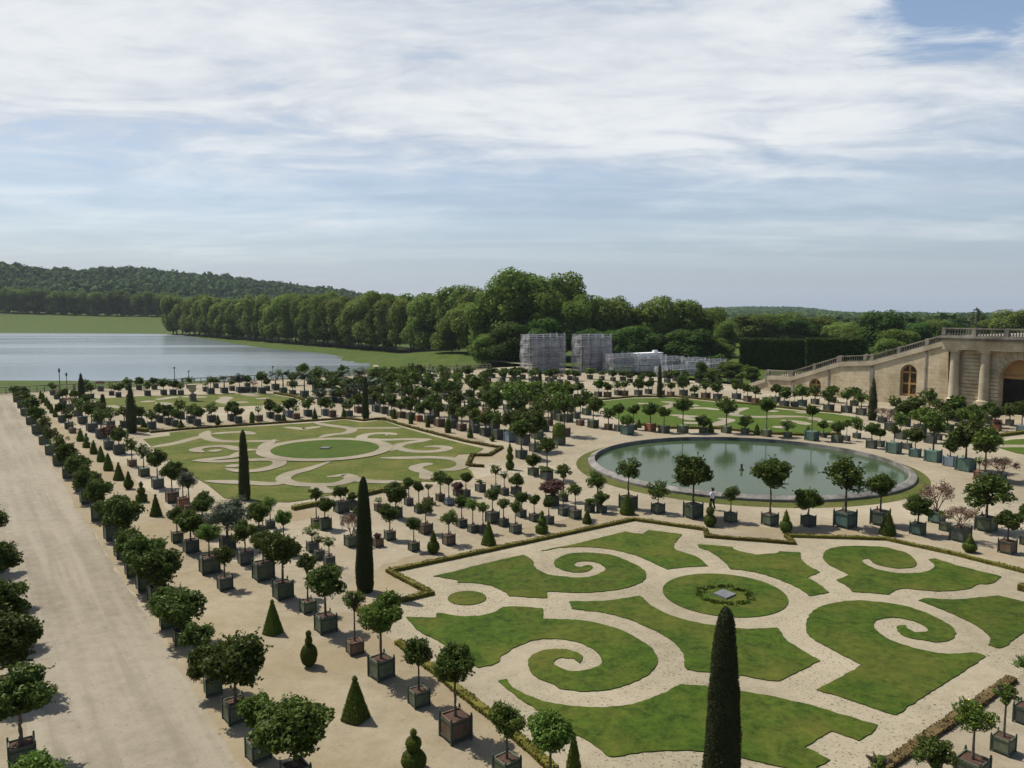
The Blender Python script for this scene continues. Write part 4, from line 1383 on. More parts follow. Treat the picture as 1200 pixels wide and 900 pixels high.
for i, (px, py, top, w, kd) in enumerate([(169,505,491,9,'pyramid'),(212,502,491.5,7.5,'ball_cone'),(255.5,498.5,486,6.5,'ball_cone'),(295.5,496.5,482.5,5.5,'dome'),(332.5,494.5,482,5.5,'tiers'),(369,492,478,6.5,'cone'),(403,489.5,478,6,'cone'),
        (462,491,478,6.5,'cone'),(481.5,497,484.5,5.5,'dome'),(501.5,501,485.5,5.5,'cone'),(525,507.5,491,7.5,'dome'),(551,513.5,497,6.5,'tiers'),(577,517.5,507,6,'ball_cone')]):
    place_topiary(px, py, top, w, kd, TOPW[kd] + ', {} from left along the far hedge'.format(nth(i)), TG3)
for px, py, top, w, kd, l in [(748.7,501.5,491,6,'cone','small, left behind the pond'),(833,507.5,494.5,7.5,'cone','middle one behind the pond'),(887,510,496.5,7.5,'cone','right of the middle behind the pond'),(946.7,512,498.5,8,'cone','beside the tall teal box')]:
    place_topiary(px, py, top, w, kd, TOPW[kd] + ', ' + l, 'small yew cones behind the pond')
YG = 'tall yew columns'
for px, py, top, w, kd, l, lv in [(845,938,709,42,'column','largest yew column, cut by the bottom edge before the near lawns','hero'),(428,696,557.5,20.5,'column','tall dark yew column at the notched hedge corner','hero'),
        (287,587,503.5,12.5,'column','slim dark yew column before the dry middle parterre','near'),(154.5,508,448.5,12,'spire','dark yew column at left corner of the dry parterre',None),(428.5,491,440.5,8.5,'column','dark yew column behind the dry parterre',None),
        (632.5,470,432.5,6.5,'column','thin dark yew column near the gate pillars',None),(772.7,466,427.5,6,'column','thin dark yew column behind the fresh green parterre',None),(1022,493,442.5,10,'spire','pointed dark yew before the stone stair wall',None),
        (96,469.5,437,7.5,'spire','slender spire yew near the lake, left of others',None),(120.8,479,461.5,7,'column','short dark yew column left of the far parterre',None)]:
    place_topiary(px, py, top, w, kd, l, YG, 'yew', lv)
pot_tree(655, 522, 496, 15, 'D', '', 'clipped bushes', 'g', 13, label='dome clipped bush in a tall green box left of the pond', ymul=1)
# dark little conifer at the bottom edge
place_topiary(672, 935, 861, 23, 'cone', 'dark narrow conifer at the bottom edge beside the light green tree', 'conifers', 'conifer')
# ------------------------------------------------------------------ terrain
FB = G(0, 462).dot(V)                       # the end railing runs along U at this distance
LZ = -3.9


def sm(a, b, x):
    t = np.clip((x - a) / (b - a), 0, 1)
    return t * t * (3 - 2 * t)


GA = G(640, 436).dot(U)


def terrain(x, y):
    x, y = np.asarray(x, float), np.asarray(y, float)
    b = x * V.x + y * V.y
    a = x * U.x + y * U.y
    h = LZ * sm(FB + 3, FB + 20, b) * (1 - sm(GA, GA + 25, a) * (1 - sm(FB + 80, FB + 140, b)))
    r = np.hypot(x, y)
    az = x / np.maximum(y, 1)
    left = 1 - sm(-.36, -.2, az)
    h = h + left * 12.5 * sm(690, 910, y)
    prof = np.interp(az, [-1.2, -.9, -.65, -.55, -.43, -.32, -.227, -.16, -.075, -.03], [73, 71, 69, 66, 61, 51, 41, 30, 12, 0])
    h = h + prof * sm(980, 1650, r) * (1 - .0 * left)
    prof2 = np.interp(az, [-.1, .15, .25, .30, .36, .42, .5, .7, .9], [-14, -12, 12, 18, 16, -8, -14, -14, -14])
    h = h + prof2 * sm(1500, 3600, r)
    return h


ys = np.concatenate([np.arange(-80, 320, 6), np.arange(320, 1000, 20), np.arange(1000, 2600, 60), np.arange(2600, 5801, 400)])
xs = np.concatenate([np.arange(-4900, -700, 300), np.arange(-700, -300, 40), np.arange(-300, 301, 8), np.arange(340, 700, 40), np.arange(700, 5001, 300)])
XX, YY = np.meshgrid(xs, ys)
ZZ = terrain(XX, YY)
nx = len(xs)
co = np.stack([XX.ravel(), YY.ravel(), ZZ.ravel()], axis=1)
fs = [(j * nx + i, j * nx + i + 1, (j + 1) * nx + i + 1, (j + 1) * nx + i) for j in range(len(ys) - 1) for i in range(nx - 1)]
tag(link('terrain', mesh_np('terrain', co, fs, True), None, M['meadow']), None, None, None, 'structure')


def ab(a, b):
    p = U * a + V * b
    return (p.x, p.y)


B0 = Vector((70.7, 126.0, 0))
BA = B0.dot(U)
sheet('gravel_ground', [ab(-90, -120), ab(BA + 4, -120), ab(BA + 4, FB + 32), ab(GA + 26, FB + 32), ab(GA + 18, FB + 2.2), ab(-90, FB + 2.2)], .004, M['gravel'], 0, 'structure')
ra0, ra1 = G(27, 905).dot(U) + .3, G(268, 845).dot(U) - .6
redge = [ab(ra0 + .3 * noise.noise(Vector((k * .7, 3, 0))), k * 1.2) for k in range(-20, int((FB - 2) / 1.2))] + [ab(ra1 + .35 * noise.noise(Vector((k * .6, 9, 0))) + .15 * noise.noise(Vector((k * 2.1, 4, 0))), k * 1.2) for k in range(int((FB - 2) / 1.2), -20, -1)]
sheet('road', redge, .0065, M['road'], 0, 'structure')

LAKE = [(-140,446.8),(0,446),(100,446.3),(200,446.3),(300,446.5),(380,447),(408,442),(426,434),(434,427),(425,422.5),(410,420),(375,413.7),(330,410),(300,406.5),(258,400),(220,394),(196,391.6),(100,390.6),(0,390.2),(-140,390)]
sheet('lake', smooth_outline([G(*p, LZ + .05) for p in LAKE], 4), LZ + .05, M['lake'], 0, 'structure')
for l in ([(419,421.3),(430,423.2),(438,426.5),(441,430)], [(463,415.3),(473,418.5),(479.5,422.5),(478,426),(473,431)]):
    P = smooth_outline([G(*p, LZ) for p in l], 5, False, R(80))
    co, fs = [], []
    for i, p in enumerate(P):
        d = (P[min(i + 1, len(P) - 1)] - P[max(i - 1, 0)]).normalized()
        s = Vector((-d.y, d.x)) * .9
        co += [(p.x + s.x, p.y + s.y, LZ + .08), (p.x - s.x, p.y - s.y, LZ + .08)]
    for i in range(len(P) - 1):
        fs.append((2 * i + 1, 2 * i + 3, 2 * i + 2, 2 * i))
    tag(link('path', mesh_np('path', co, fs), None, M['path']), None, None, None, 'structure')

# ------------------------------------------------------------------ end railing, lamps, vase
bm = bmesh.new()
a0, a1 = G(-60, 465).dot(U), G(618, 437).dot(U)
n = int((a1 - a0) / 1.25)
for i in range(n + 1):
    a = a0 + (a1 - a0) * i / n
    wide = i % 8 == 0
    w = .22 if wide else .07
    add_box(bm, a - w, a + w, -w, w, 0, 1.45 if wide else 1.18)
for z0, z1 in ((.12, .26), (.62, .70), (1.18, 1.34)):
    add_box(bm, a0, a1, -.09, .09, z0, z1)
o = link('railing', bm_mesh('railing', bm), None, M['stone_g'])
o.location = V * FB
o.rotation_euler = (0, 0, AV)
tag(o, 'long railing with stone posts at the far end of the garden', 'railing')


def lamp_mesh():
    bm = bmesh.new()
    add_lathe(bm, [(.16, 0), (.16, .25), (.09, .35), (.075, 1.2), (.06, 4.2), (.05, 4.5)], 8)
    return bm_mesh('lamp post', bm)


def lantern_mesh():
    bm = bmesh.new()
    add_lathe(bm, [(.06, 4.5), (.17, 4.6), (.2, 5.0), (.26, 5.04), (.08, 5.2), (.02, 5.32)], 6)
    return bm_mesh('lantern', bm)


LPM, LAM = lamp_mesh(), lantern_mesh()
LAMPS = [(69, 431, 168, 'tall dark lamp post by the lake, leftmost of all'), (77.5, 436, 172, 'shorter dark lamp post right beside the leftmost one'), (204, 429, 168, 'tall dark lamp post against the lake behind the stone vase'),
         (221, 433.5, 172, 'shorter dark lamp post above the stone vase'), (319.5, 428, 176, 'thin dark lamp post among the far palms'), (504, 426, 190, 'thin dark lamp post before the lakeside meadow'), (535, 426.5, 190, 'second thin lamp post before the lakeside meadow')]
for px, py, D, lab in LAMPS:
    d = ray(px, py)
    t = D / d.y
    p = Vector((d.x * t, D, 0))
    zb = float(terrain(p.x, p.y))
    zt = EYE + d.z * t
    r = empty('lamp_post', (p.x, p.y, zb))
    tag(r, lab, 'lamp post', 'lamp posts beyond the garden')
    s = (zt - zb) / 5.32
    for nme, me in (('post', LPM), ('lantern', LAM)):
        c = link(nme, me, r, M['lamp'])
        c.scale = (1.1, 1.1, s)

p = G(227, 470.5)
k = ppm(p)
vs = (470.5 - 450.5) / k / 3.0
r = empty('stone_vase', p + V * .6, AV)
tag(r, 'big pale stone vase on a square pedestal on the far lawn', 'vase')
r.scale = (vs, vs, vs)
bm = bmesh.new()
add_box(bm, -.62, .62, -.62, .62, 0, .22)
add_box(bm, -.5, .5, -.5, .5, .22, 1.1)
add_box(bm, -.58, .58, -.58, .58, 1.1, 1.25)
link('pedestal', bm_mesh('pedestal', bm), r, M['stone_g'])
bm = bmesh.new()
add_lathe(bm, [(.34, 1.25), (.36, 1.35), (.2, 1.45), (.2, 1.55), (.5, 1.75), (.66, 2.1), (.62, 2.45), (.58, 2.65), (.86, 2.92), (.9, 3.0), (.8, 3.0), (.5, 2.7)], 20)
link('vase', bm_mesh('vase', bm, True), r, M['stone_p'])

# ------------------------------------------------------------------ stair wall and arcaded building
BR = math.atan2(-V.y, -V.x)                 # local x runs to the right along the wall, local y goes in
BX = -V


def BL(px, py, y=0.0):
    """pixel -> (along, height) on the wall plane"""
    d = ray(px, py)
    o = B0 + U * y
    t = o.dot(U) / d.dot(U)
    q = Vector((d.x * t, d.y * t, EYE + d.z * t))
    return (q - o).dot(BX), q.z


def bx(px): return BL(px, 450)[0]


def wall_poly(name, outer, holes, depth, m, parent, reveal=.6, back=None):
    """an upright wall in local x-z with arched holes; front at y = 0"""
    polys = [[Vector((x, z, 0)) for x, z in outer]] + [[Vector((x, z, 0)) for x, z in h] for h in holes]
    flat = [v for pl in polys for v in pl]
    co = [(v.x, 0, v.y) for v in flat]
    fs = []
    for t in tessellate_polygon(polys):
        a, b, c = (flat[i] for i in t)
        fs.append(t if (b - a).cross(c - a).z > 0 else t[::-1])
    base = len(outer)
    for h in holes:
        n = len(h)
        o = len(co)
        co += [(x, reveal, z) for x, z in h]
        for i in range(n):
            j = (i + 1) % n
            fs.append((base + i, base + j, o + j, o + i))
        base += n
    n = len(outer)
    o = len(co)
    co += [(x, depth, z) for x, z in outer]
    for i in range(n):
        j = (i + 1) % n
        fs.append((i, j, o + j, o + i))
    me = mesh_np(name, co, fs)
    bm = bmesh.new()
    bm.from_mesh(me)
    bmesh.ops.recalc_face_normals(bm, faces=bm.faces)
    bm.to_mesh(me)
    bm.free()
    return link(name, me, parent, m)


def arch(x0, x1, z0, z1, n=14):
    r = (x1 - x0) / 2
    c = (x0 + x1) / 2
    return [(x0, z0), (x1, z0)] + [(c + r * math.cos(math.pi * i / n), z1 - r + r * math.sin(math.pi * i / n)) for i in range(n + 1)]


def baluster_run(name, pts, h, m, parent, y=.25, step=.42, seg_post=5.0):
    """rail, plinth, posts and turned balusters along a broken line of (x, z)"""
    bm = bmesh.new()
    for (xa, za), (xb, zb) in zip(pts[:-1], pts[1:]):
        L = xb - xa
        for z0, z1, w in ((0, .2, .24), (h - .18, h, .26)):
            q = [bm.verts.new(c) for c in ((xa, y - w, za + z0), (xb, y - w, zb + z0), (xb, y + w, zb + z0), (xa, y + w, za + z0),
                                           (xa, y - w, za + z1), (xb, y - w, zb + z1), (xb, y + w, zb + z1), (xa, y + w, za + z1))]
            for f in ((3, 2, 1, 0), (4, 5, 6, 7), (0, 1, 5, 4), (1, 2, 6, 5), (2, 3, 7, 6), (3, 0, 4, 7)):
                bm.faces.new([q[i] for i in f])
        n = max(1, int(abs(L) / step))
        for i in range(n + 1):
            t = i / n
            x, z = xa + L * t, za + (zb - za) * t
            if i % max(1, int(seg_post / step)) == 0:
                add_box(bm, x - .3, x + .3, y - .28, y + .28, z, z + h + .06)
            else:
                add_lathe(bm, [(.09, .2), (.14, .38), (.07, .62), (.1, h - .18)], 6, 0, (x, y, z))
    return link(name, bm_mesh(name, bm), parent, m)


st = empty('stone_staircase', B0, BR)
tag(st, 'long pale stone stair wall sloping down behind the pond, with arched windows', 'stair wall')
xc = bx(1112)
zr = lambda px, py: BL(px, py)[1]
PRO = [(1112, 390), (1022, 415.5), (985, 417), (928, 434.5), (900, 433.5), (898, 436.5), (866, 447.5)]
PROL = [(BL(px, py)[0], BL(px, py)[1]) for px, py in PRO]
PROL[-1] = (PROL[-1][0], max(1.3, PROL[-1][1]))
RH = 1.15
top = [(x, max(.15, z - RH)) for x, z in PROL]
W1 = (bx(1054.5), bx(1074), BL(1064, 464.5)[1], BL(1064, 427)[1])
W2 = (bx(948), bx(962), BL(955, 465)[1], BL(955, 443.5)[1])
outer = [(xc, -.05)] + top + [(top[-1][0], -.05)]
outer = outer[::-1]
wall_poly('wall', outer, [arch(*W1), arch(W2[0], W2[1], max(.2, W2[2]), W2[3])], 9.0, M['stone'], st)
# coping under the parapet and the vertical joints
bm = bmesh.new()
for (xa, za), (xb, zb) in zip(top[:-1], top[1:]):
    if abs(xa - xb) < .5:
        continue
    q = [bm.verts.new(c) for c in ((xb, -.22, zb - .75), (xa, -.22, za - .75), (xa, -.004, za - .75), (xb, -.004, zb - .75),
                                   (xb, -.22, zb - .02), (xa, -.22, za - .02), (xa, -.004, za - .02), (xb, -.004, zb - .02))]
    for f in ((3, 2, 1, 0), (4, 5, 6, 7), (0, 1, 5, 4), (1, 2, 6, 5), (2, 3, 7, 6), (3, 0, 4, 7)):
        bm.faces.new([q[i] for i in f])
link('coping', bm_mesh('coping', bm), st, M['stone_p'])


def top_at(x):
    xs_ = [t[0] for t in top][::-1]
    zs_ = [t[1] for t in top][::-1]
    return float(np.interp(x, xs_, zs_))


for px in (1021, 929, 1084, 971):
    x = bx(px)
    bm = bmesh.new()
    w = .30 if px in (1021, 929) else .13
    add_box(bm, x - w, x + w, -.12, -.006, -.05, top_at(x) - .80)
    link('pilaster', bm_mesh('pilaster', bm), st, M['stone_g'])
baluster_run('balustrade', [(x, z - .02) for x, z in top[::-1] if True][1:], RH, M['stone_g'], st)['kind'] = 'stuff'
del_kind = None


def arched_window(x0, x1, z0, z1, parent, y=.42):
    w = x1 - x0
    c = (x0 + x1) / 2
    bm = bmesh.new()
    pts = arch(x0 + .02, x1 - .02, z0, z1 - .02)
    vs = [bm.verts.new((x, y + .12, z)) for x, z in pts]
    f = bm.faces.new(vs)
    bmesh.ops.triangulate(bm, faces=[f])
    g = link('pane', bm_mesh('pane', bm), None, M['glass'])
    bm = bmesh.new()
    t = w * .055
    add_box(bm, c - t, c + t, y, y + .1, z0, z1 - .1)
    for fr in (.02, .34, .66):
        z = z0 + (z1 - w / 2 - z0) * fr / .66 * .98
        add_box(bm, x0 + .03, x1 - .03, y + .01, y + .11, z, z + t * 1.8)
    r = w / 2
    P = arch(x0 + t, x1 - t, z0, z1 - t)
    for a, b in zip(P[1:], P[2:] + P[:1]):
        add_tube(bm, (a[0], y + .05, a[1]), (b[0], y + .05, b[1]), t, t, 4)
    win = link('window', bm_mesh('window frame', bm), parent, M['wood'])
    g.parent = win
    return win


arched_window(*W1, st)
arched_window(W2[0], W2[1], max(.2, W2[2]), W2[3], st)

bd = empty('arcaded_building', B0, BR)
tag(bd, 'warm stone arcaded building with round columns and a dark arched doorway', 'building')
xr = bx(1120) + 46
z_bal = BL(1118, 384)[1]
z_cor = BL(1118, 394.5)[1]
z_ent = BL(1118, 409)[1]
D0, D1 = bx(1171.5), bx(1171.5) + (bx(1200) - bx(1171.5)) * 1.62
zd0, zd1 = 0.0, BL(1185, 421.5)[1]
dw = D1 - D0
doors = [arch(D0 + k * dw * 2.45, D1 + k * dw * 2.45, .02, zd1) for k in range(3) if D1 + k * dw * 2.45 < xr - 1]
wall_poly('wall', [(xc + .01, -.05), (xr, -.05), (xr, z_ent), (xc + .01, z_ent)], doors, 40, M['stone'], bd, 1.6)
bm = bmesh.new()
add_box(bm, xc - .5, xr, -1.75, 40, z_ent + .003, z_cor - .5)
link('entablature', bm_mesh('entablature', bm), bd, M['stone'])
bm = bmesh.new()
add_box(bm, xc - .75, xr, -2.05, 40, z_cor - .497, z_cor - .16)
add_box(bm, xc - .95, xr, -2.3, 40, z_cor - .157, z_cor + .1)
link('cornice', bm_mesh('cornice', bm), bd, M['stone_g'])
baluster_run('balustrade', [(xc - .4, z_cor + .1), (xr, z_cor + .1)], z_bal - z_cor - .1, M['stone_g'], bd, -1.5)['kind'] = 'stuff'
zc0 = BL(1156, 473)[1]
sp2 = bx(1156) - bx(1120.5)
for k in range(0, 9):
    x = bx(1120.5) + (k // 2) * (dw * 2.45) + (k % 2) * sp2
    if x > xr - 1:
        continue
    bm = bmesh.new()
    hc = z_ent - zc0
    add_box(bm, -1.0, 1.0, -1.0, 1.0, 0, .28)
    add_lathe(bm, [(.95, .28), (.98, .42), (.78, .55), (.74, .7), (.74, hc * .35), (.62, hc - .75), (.70, hc - .62), (.66, hc - .5), (.86, hc - .28)], 20)
    add_box(bm, -.92, .92, -.92, .92, hc - .277, hc)
    c = link('column', bm_mesh('column', bm, False), bd, M['stone_p'])
    c.location = (x, -.75, zc0)
    bm = bmesh.new()
    add_box(bm, x - 1.3, x + 1.3, -1.85, -.004, 0, zc0 - .003)
    link('plinth', bm_mesh('plinth', bm), bd, M['stone_p'])
for k, dr in enumerate(doors):
    x0, x1 = dr[0][0], dr[1][0]
    zs_ = zd1 - dw / 2
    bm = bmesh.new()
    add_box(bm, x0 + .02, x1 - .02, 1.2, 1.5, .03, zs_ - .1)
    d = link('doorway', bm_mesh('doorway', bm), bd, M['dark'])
    bm = bmesh.new()
    vs = [bm.verts.new((x, 1.25, z)) for x, z in arch(x0 + .02, x1 - .02, zs_ - .1, zd1 - .02)]
    bmesh.ops.triangulate(bm, faces=[bm.faces.new(vs)])
    link('fanlight', bm_mesh('fanlight', bm), bd, M['wood'])
    bm = bmesh.new()
    add_box(bm, x0 + .03, x1 - .03, 1.05, 1.19, zs_ - .25, zs_ + .2)
    link('lintel', bm_mesh('lintel', bm), bd, M['wood'])
    bm = bmesh.new()                                   # voussoirs round the arch
    c, rr = (x0 + x1) / 2, dw / 2
    for i in range(13):
        a0_, a1_ = math.pi * i / 13 + .012, math.pi * (i + 1) / 13 - .012
        q = []
        for yy in (-.10, -.004):
            for a, r2 in ((a0_, rr + .02), (a1_, rr + .02), (a1_, rr + 1.15), (a0_, rr + 1.15)):
                q.append(bm.verts.new((c + r2 * math.cos(a), yy, zs_ + r2 * math.sin(a))))
        for f in ((0, 1, 2, 3), (7, 6, 5, 4), (0, 4, 5, 1), (1, 5, 6, 2), (2, 6, 7, 3), (3, 7, 4, 0)):
            bm.faces.new([q[i2] for i2 in f])
    bmesh.ops.recalc_face_normals(bm, faces=bm.faces)
    link('arch_stones', bm_mesh('arch stones', bm), bd, M['stone_p'])
# rusticated bands between the columns and beside the door
for k in range(3):
    x = bx(1120.5) + k * dw * 2.45
    bm = bmesh.new()
    n = int((z_ent - zc0 - .2) / .55)
    for i in range(n):
        z = zc0 + i * (z_ent - zc0 - .1) / n
        add_box(bm, x + 1.0, x + sp2 + (D0 - bx(1156)) - .08 - (1.2 if i > n * .52 else 0), -.2, -.008, z, z + (z_ent - zc0) / n - .1)
    link('rusticated_wall', bm_mesh('rustication', bm), bd, M['stone'])

# ------------------------------------------------------------------ scaffolding round the gate pillars
def scaffold(name, x0, x1, h, depth, label, m_net_, topz=0.0, lift=2.0, bay=2.4, cover=.8, seed=1, loc=None, group=None, sag=0.0):
    rg = random.Random(seed)
    r = empty(name, loc, AV)
    tag(r, label, 'scaffolding', group)
    W = x1 - x0
    bm = bmesh.new()
    n = max(1, round(W / bay))
    for i in range(n + 1):
        x = W * i / n
        for y in (0, depth):
            add_tube(bm, (x, y, 0), (x, y, h + rg.choice((.05, .1, .1, .5))), .08, .08, 5)
    link('standards', bm_mesh('standards', bm), r, M['tube'])
    bm = bmesh.new()
    nl = max(1, round(h / lift))
    for k in range(1, nl + 1):
        for dz in (0, .55, 1.05):
            z = h * k / nl + dz - 1.05
            for y in (-.08, depth + .08):
                add_tube(bm, (-.4, y, z), (W + .4, y, z), .075, .075, 4)
            if dz == 0:
                for i in range(n + 1):
                    add_tube(bm, (W * i / n, -.3, z), (W * i / n, depth + .3, z), .05, .05, 4)
    for i in range(n):
        if rg.random() < .6:
            k = rg.randrange(nl)
            add_tube(bm, (W * i / n, -.13, h * k / nl), (W * (i + 1) / n, -.13, h * (k + 1) / nl), .045, .045, 4)
    link('ledgers', bm_mesh('ledgers', bm), r, M['tube'])
    bm = bmesh.new()
    for k in range(1, nl + 1):
        z = h * k / nl - 1.12
        add_box(bm, .1, W - .1, .05, depth - .05, z, z + .06)
        add_box(bm, 0, W, -.16, -.13, z + .02, z + .2)
    link('deck', bm_mesh('deck', bm), r, M['deck'])
    # netting: sagging cloth hung in strips
    co, fs = [], []

    def cloth(ax, ay, bxx, by, z0, z1):
        nu, nv = max(4, int(abs(bxx - ax) + abs(by - ay))) * 2, max(4, int((z1 - z0) * 2))
        o = len(co)
        nrm = Vector((by - ay, -(bxx - ax), 0)).normalized()
        for j in range(nv + 1):
            for i in range(nu + 1):
                u, v = i / nu, j / nv
                p = Vector((ax + (bxx - ax) * u, ay + (by - ay) * u, z0 + (z1 - z0) * v))
                d = noise.noise(p * .8 + Vector((seed * 7, 0, 0))) * .28 + .12 * math.sin(u * 9 + seed) + sag * math.sin(v * 3.1)
                p += nrm * (.3 + d)
                if j in (0, nv):
                    p.z += noise.noise(Vector((u * 6, seed, j))) * .35
                co.append(tuple(p))
        for j in range(nv):
            for i in range(nu):
                a = o + j * (nu + 1) + i
                fs.append((a, a + 1, a + nu + 2, a + nu + 1))
    x = 0
    while x < W - .2:
        w = min(W - x, rg.uniform(2.6, 4.5))
        if rg.random() < cover:
            z0 = rg.choice([0, 0, h * .12])
            z1 = h * rg.choice([1, 1, .98, .9 if cover > .9 else .62])
            cloth(x, 0, x + w, 0, z0, z1)
        x += w
    cloth(0, depth, 0, 0, 0, h)
    cloth(W, 0, W, depth, 0, h * .95)
    link('netting', mesh_np('netting', co, fs, True), r, m_net_)
    return r


def at_depth(px, D, z=0.0):
    d = ray(px, 450)
    return Vector((d.x * D / d.y, D, z))


SG = 'scaffolding at the end of the garden'


def along(p, pxr):
    """distance along U from p until the view line of pixel column pxr"""
    k = (pxr - 600) / FPX / (ray(pxr, 450).y)
    # (p.x + s U.x) = k (p.y + s U.y)
    return (k * p.y - p.x) / (U.x - k * U.y)


def hgt(p, py):
    d = ray(600, py)
    return EYE + d.z / d.y * p.y - p.z


pa = at_depth(620.5, 196, -.6)
pb = at_depth(681, 199, -.6)
scaffold('scaffolding', 0, along(pa, 661), hgt(pa, 392.5), 3.2, 'left grey netted scaffold tower round a gate pillar', M['net'], seed=3, loc=pa, cover=1.0, group=SG, sag=.35)
scaffold('scaffolding', 0, along(pb, 715), hgt(pb, 392.5), 3.2, 'right grey netted scaffold tower round a gate pillar', M['net'], seed=8, loc=pb, cover=1.0, group=SG, sag=.3)
for pp, wpx, nm2 in ((pa, 667, 'left'), (pb, 715, 'right')):        # the pillars inside
    w = along(pp, wpx)
    bm = bmesh.new()
    add_box(bm, w * .22, w * .78, .6, 2.6, -.5, 6.4)
    add_box(bm, w * .16, w * .84, .4, 2.8, 6.4, 7.0)
    o = link('gate_pillar', bm_mesh('gate pillar', bm), None, M['stone_g'])
    o.location = pp
    o.rotation_euler = (0, 0, AV)
    tag(o, 'stone gate pillar hidden inside the ' + nm2 + ' netted scaffold', 'pillar', 'gate pillars')
for i, (x0, x1, ytop, D, cov, lab) in enumerate([(718, 748, 415.5, 197, .5, 'low stepped scaffolding next to the right netted tower'), (748, 780, 417, 199, .5, 'low netted scaffolding under the white cabin'),
                                                 (781, 800, 418.5, 200, 1.0, 'open low scaffolding right of the white cabin'), (776, 823, 430, 186, .7, 'netted low scaffolding in front of the bushes'),
                                                 (806, 826, 420, 200, .3, 'small open scaffolding among the bushes'), (831, 850, 422, 196, .3, 'open scaffolding left of the stone stair foot'), (832, 868, 439, 182, .6, 'lowest scaffolding at the foot of the stair')]):
    q = at_depth(x0, D, -.3)
    scaffold('scaffolding', 0, along(q, x1), hgt(q, ytop), 2.4, lab, M['net'], seed=20 + i, loc=q, cover=cov, lift=1.3, bay=1.8, group=SG)
q = at_depth(747, 207, -.5)
w = along(q, 776)
r = empty('site_cabin', q, AV)
tag(r, 'white site cabin showing above the low scaffolding', 'cabin')
zt = hgt(q, 415)
bm = bmesh.new()
add_box(bm, 0, w, 0, 2.6, 0, zt)
link('wall', bm_mesh('cabin', bm), r, M['white'])
bm = bmesh.new()
add_box(bm, -.15, w + .15, -.15, 2.75, zt, zt + .18)
add_box(bm, w * .7, w * .85, .5, 1.2, zt + .18, zt + .8)
link('roof', bm_mesh('cabin roof', bm), r, M['white'])
bm = bmesh.new()
add_box(bm, w * .15, w * .35, -.03, -.004, zt * .55, zt * .85)
link('window', bm_mesh('cabin window', bm), r, M['glass'])
# ------------------------------------------------------------------ big trees
def big_crown(name, seed, n, leaf, k, spread, rmin, rmax, flat, base=.0):
    """tall uneven crown, unit size, made of leaf clumps over many lobes; lower lobes reach down the trunk"""
    rg = np.random.default_rng(seed)
    c = []
    r = []
    for i in range(k):
        z = rg.uniform(-.36, .36)
        env = math.sqrt(max(.05, 1 - (abs(z - .02) / .5) ** 2.2))
        a = rg.uniform(0, 6.283)
        d = rg.uniform(.35, 1) * spread * env
        c.append((d * math.cos(a), d * math.sin(a), z * flat))
        r.append(rg.uniform(rmin, rmax))
    c, r = np.array(c), np.array(r)
    P, N = lobe_points(rg, c, r, int(n * .86), (.78, 1.1))
    q = leaf_quads(P, N + np.array([0, 0, .35]), leaf, rg, 1.3, .5)
    Pi, Ni = lobe_points(rg, c, r * .7, int(n * .14), (.5, 1.0))
    q = np.vstack([q, leaf_quads(Pi, Ni, leaf * 2.2, rg, 1.2, .6)])
    lo, hi = np.percentile(q, .3, axis=0), np.percentile(q, 99.7, axis=0)
    return mesh_quads(name, (q - (lo + hi) / 2) / (hi - lo))


BIG = [big_crown('crown', 501 + i, 8200, .036, 30, .31, .11, .19, 1.0) for i in range(6)]
BIGL = [big_crown('crown', 521 + i, 3800, .05, 26, .31, .12, .19, 1.0) for i in range(5)]


def big_trunk(seed):
    rg = random.Random(seed)
    bm = bmesh.new()
    add_tube(bm, (0, 0, -.05), (0, 0, .12), .021, .017, 8)
    add_tube(bm, (0, 0, .12), (.004, .003, .42), .017, .012, 8)
    for i in range(8):
        a = rg.uniform(0, 6.28)
        z = rg.uniform(.2, .42)
        e = Vector((math.cos(a) * .13, math.sin(a) * .13, z + rg.uniform(.1, .28)))
        add_tube(bm, (0, 0, z), e, .009, .004, 5)
        add_tube(bm, e, e + Vector((math.cos(a) * .08, math.sin(a) * .08, .14)), .004, .002, 4)
    add_tube(bm, (.004, .003, .42), (0, 0, .8), .012, .003, 6)
    return bm_mesh('trunk', bm, True)


BTR = [big_trunk(60 + i) for i in range(4)]
TI = [0]


def tree(p, H, W, m, name, label, cat, group, low=.14, lod=BIG, Wy=None):
    TI[0] += 1
    z = float(terrain(p[0], p[1]))
    r = empty(name, (p[0], p[1], z))
    tag(r, label, cat, group)
    t = link('trunk', BTR[TI[0] % 4], r, M['bark'])
    t.scale = (H, H, H)
    t.rotation_euler = (0, 0, random.uniform(0, 6.28))
    c = link('crown', lod[TI[0] % len(lod)], r, M[m])
    c.location = (0, 0, H * (low + (1 - low) / 2))
    c.scale = (W, Wy or W * random.uniform(.9, 1.1), H * (1 - low))
    c.rotation_euler = (0, 0, random.uniform(0, 6.28))
    return r


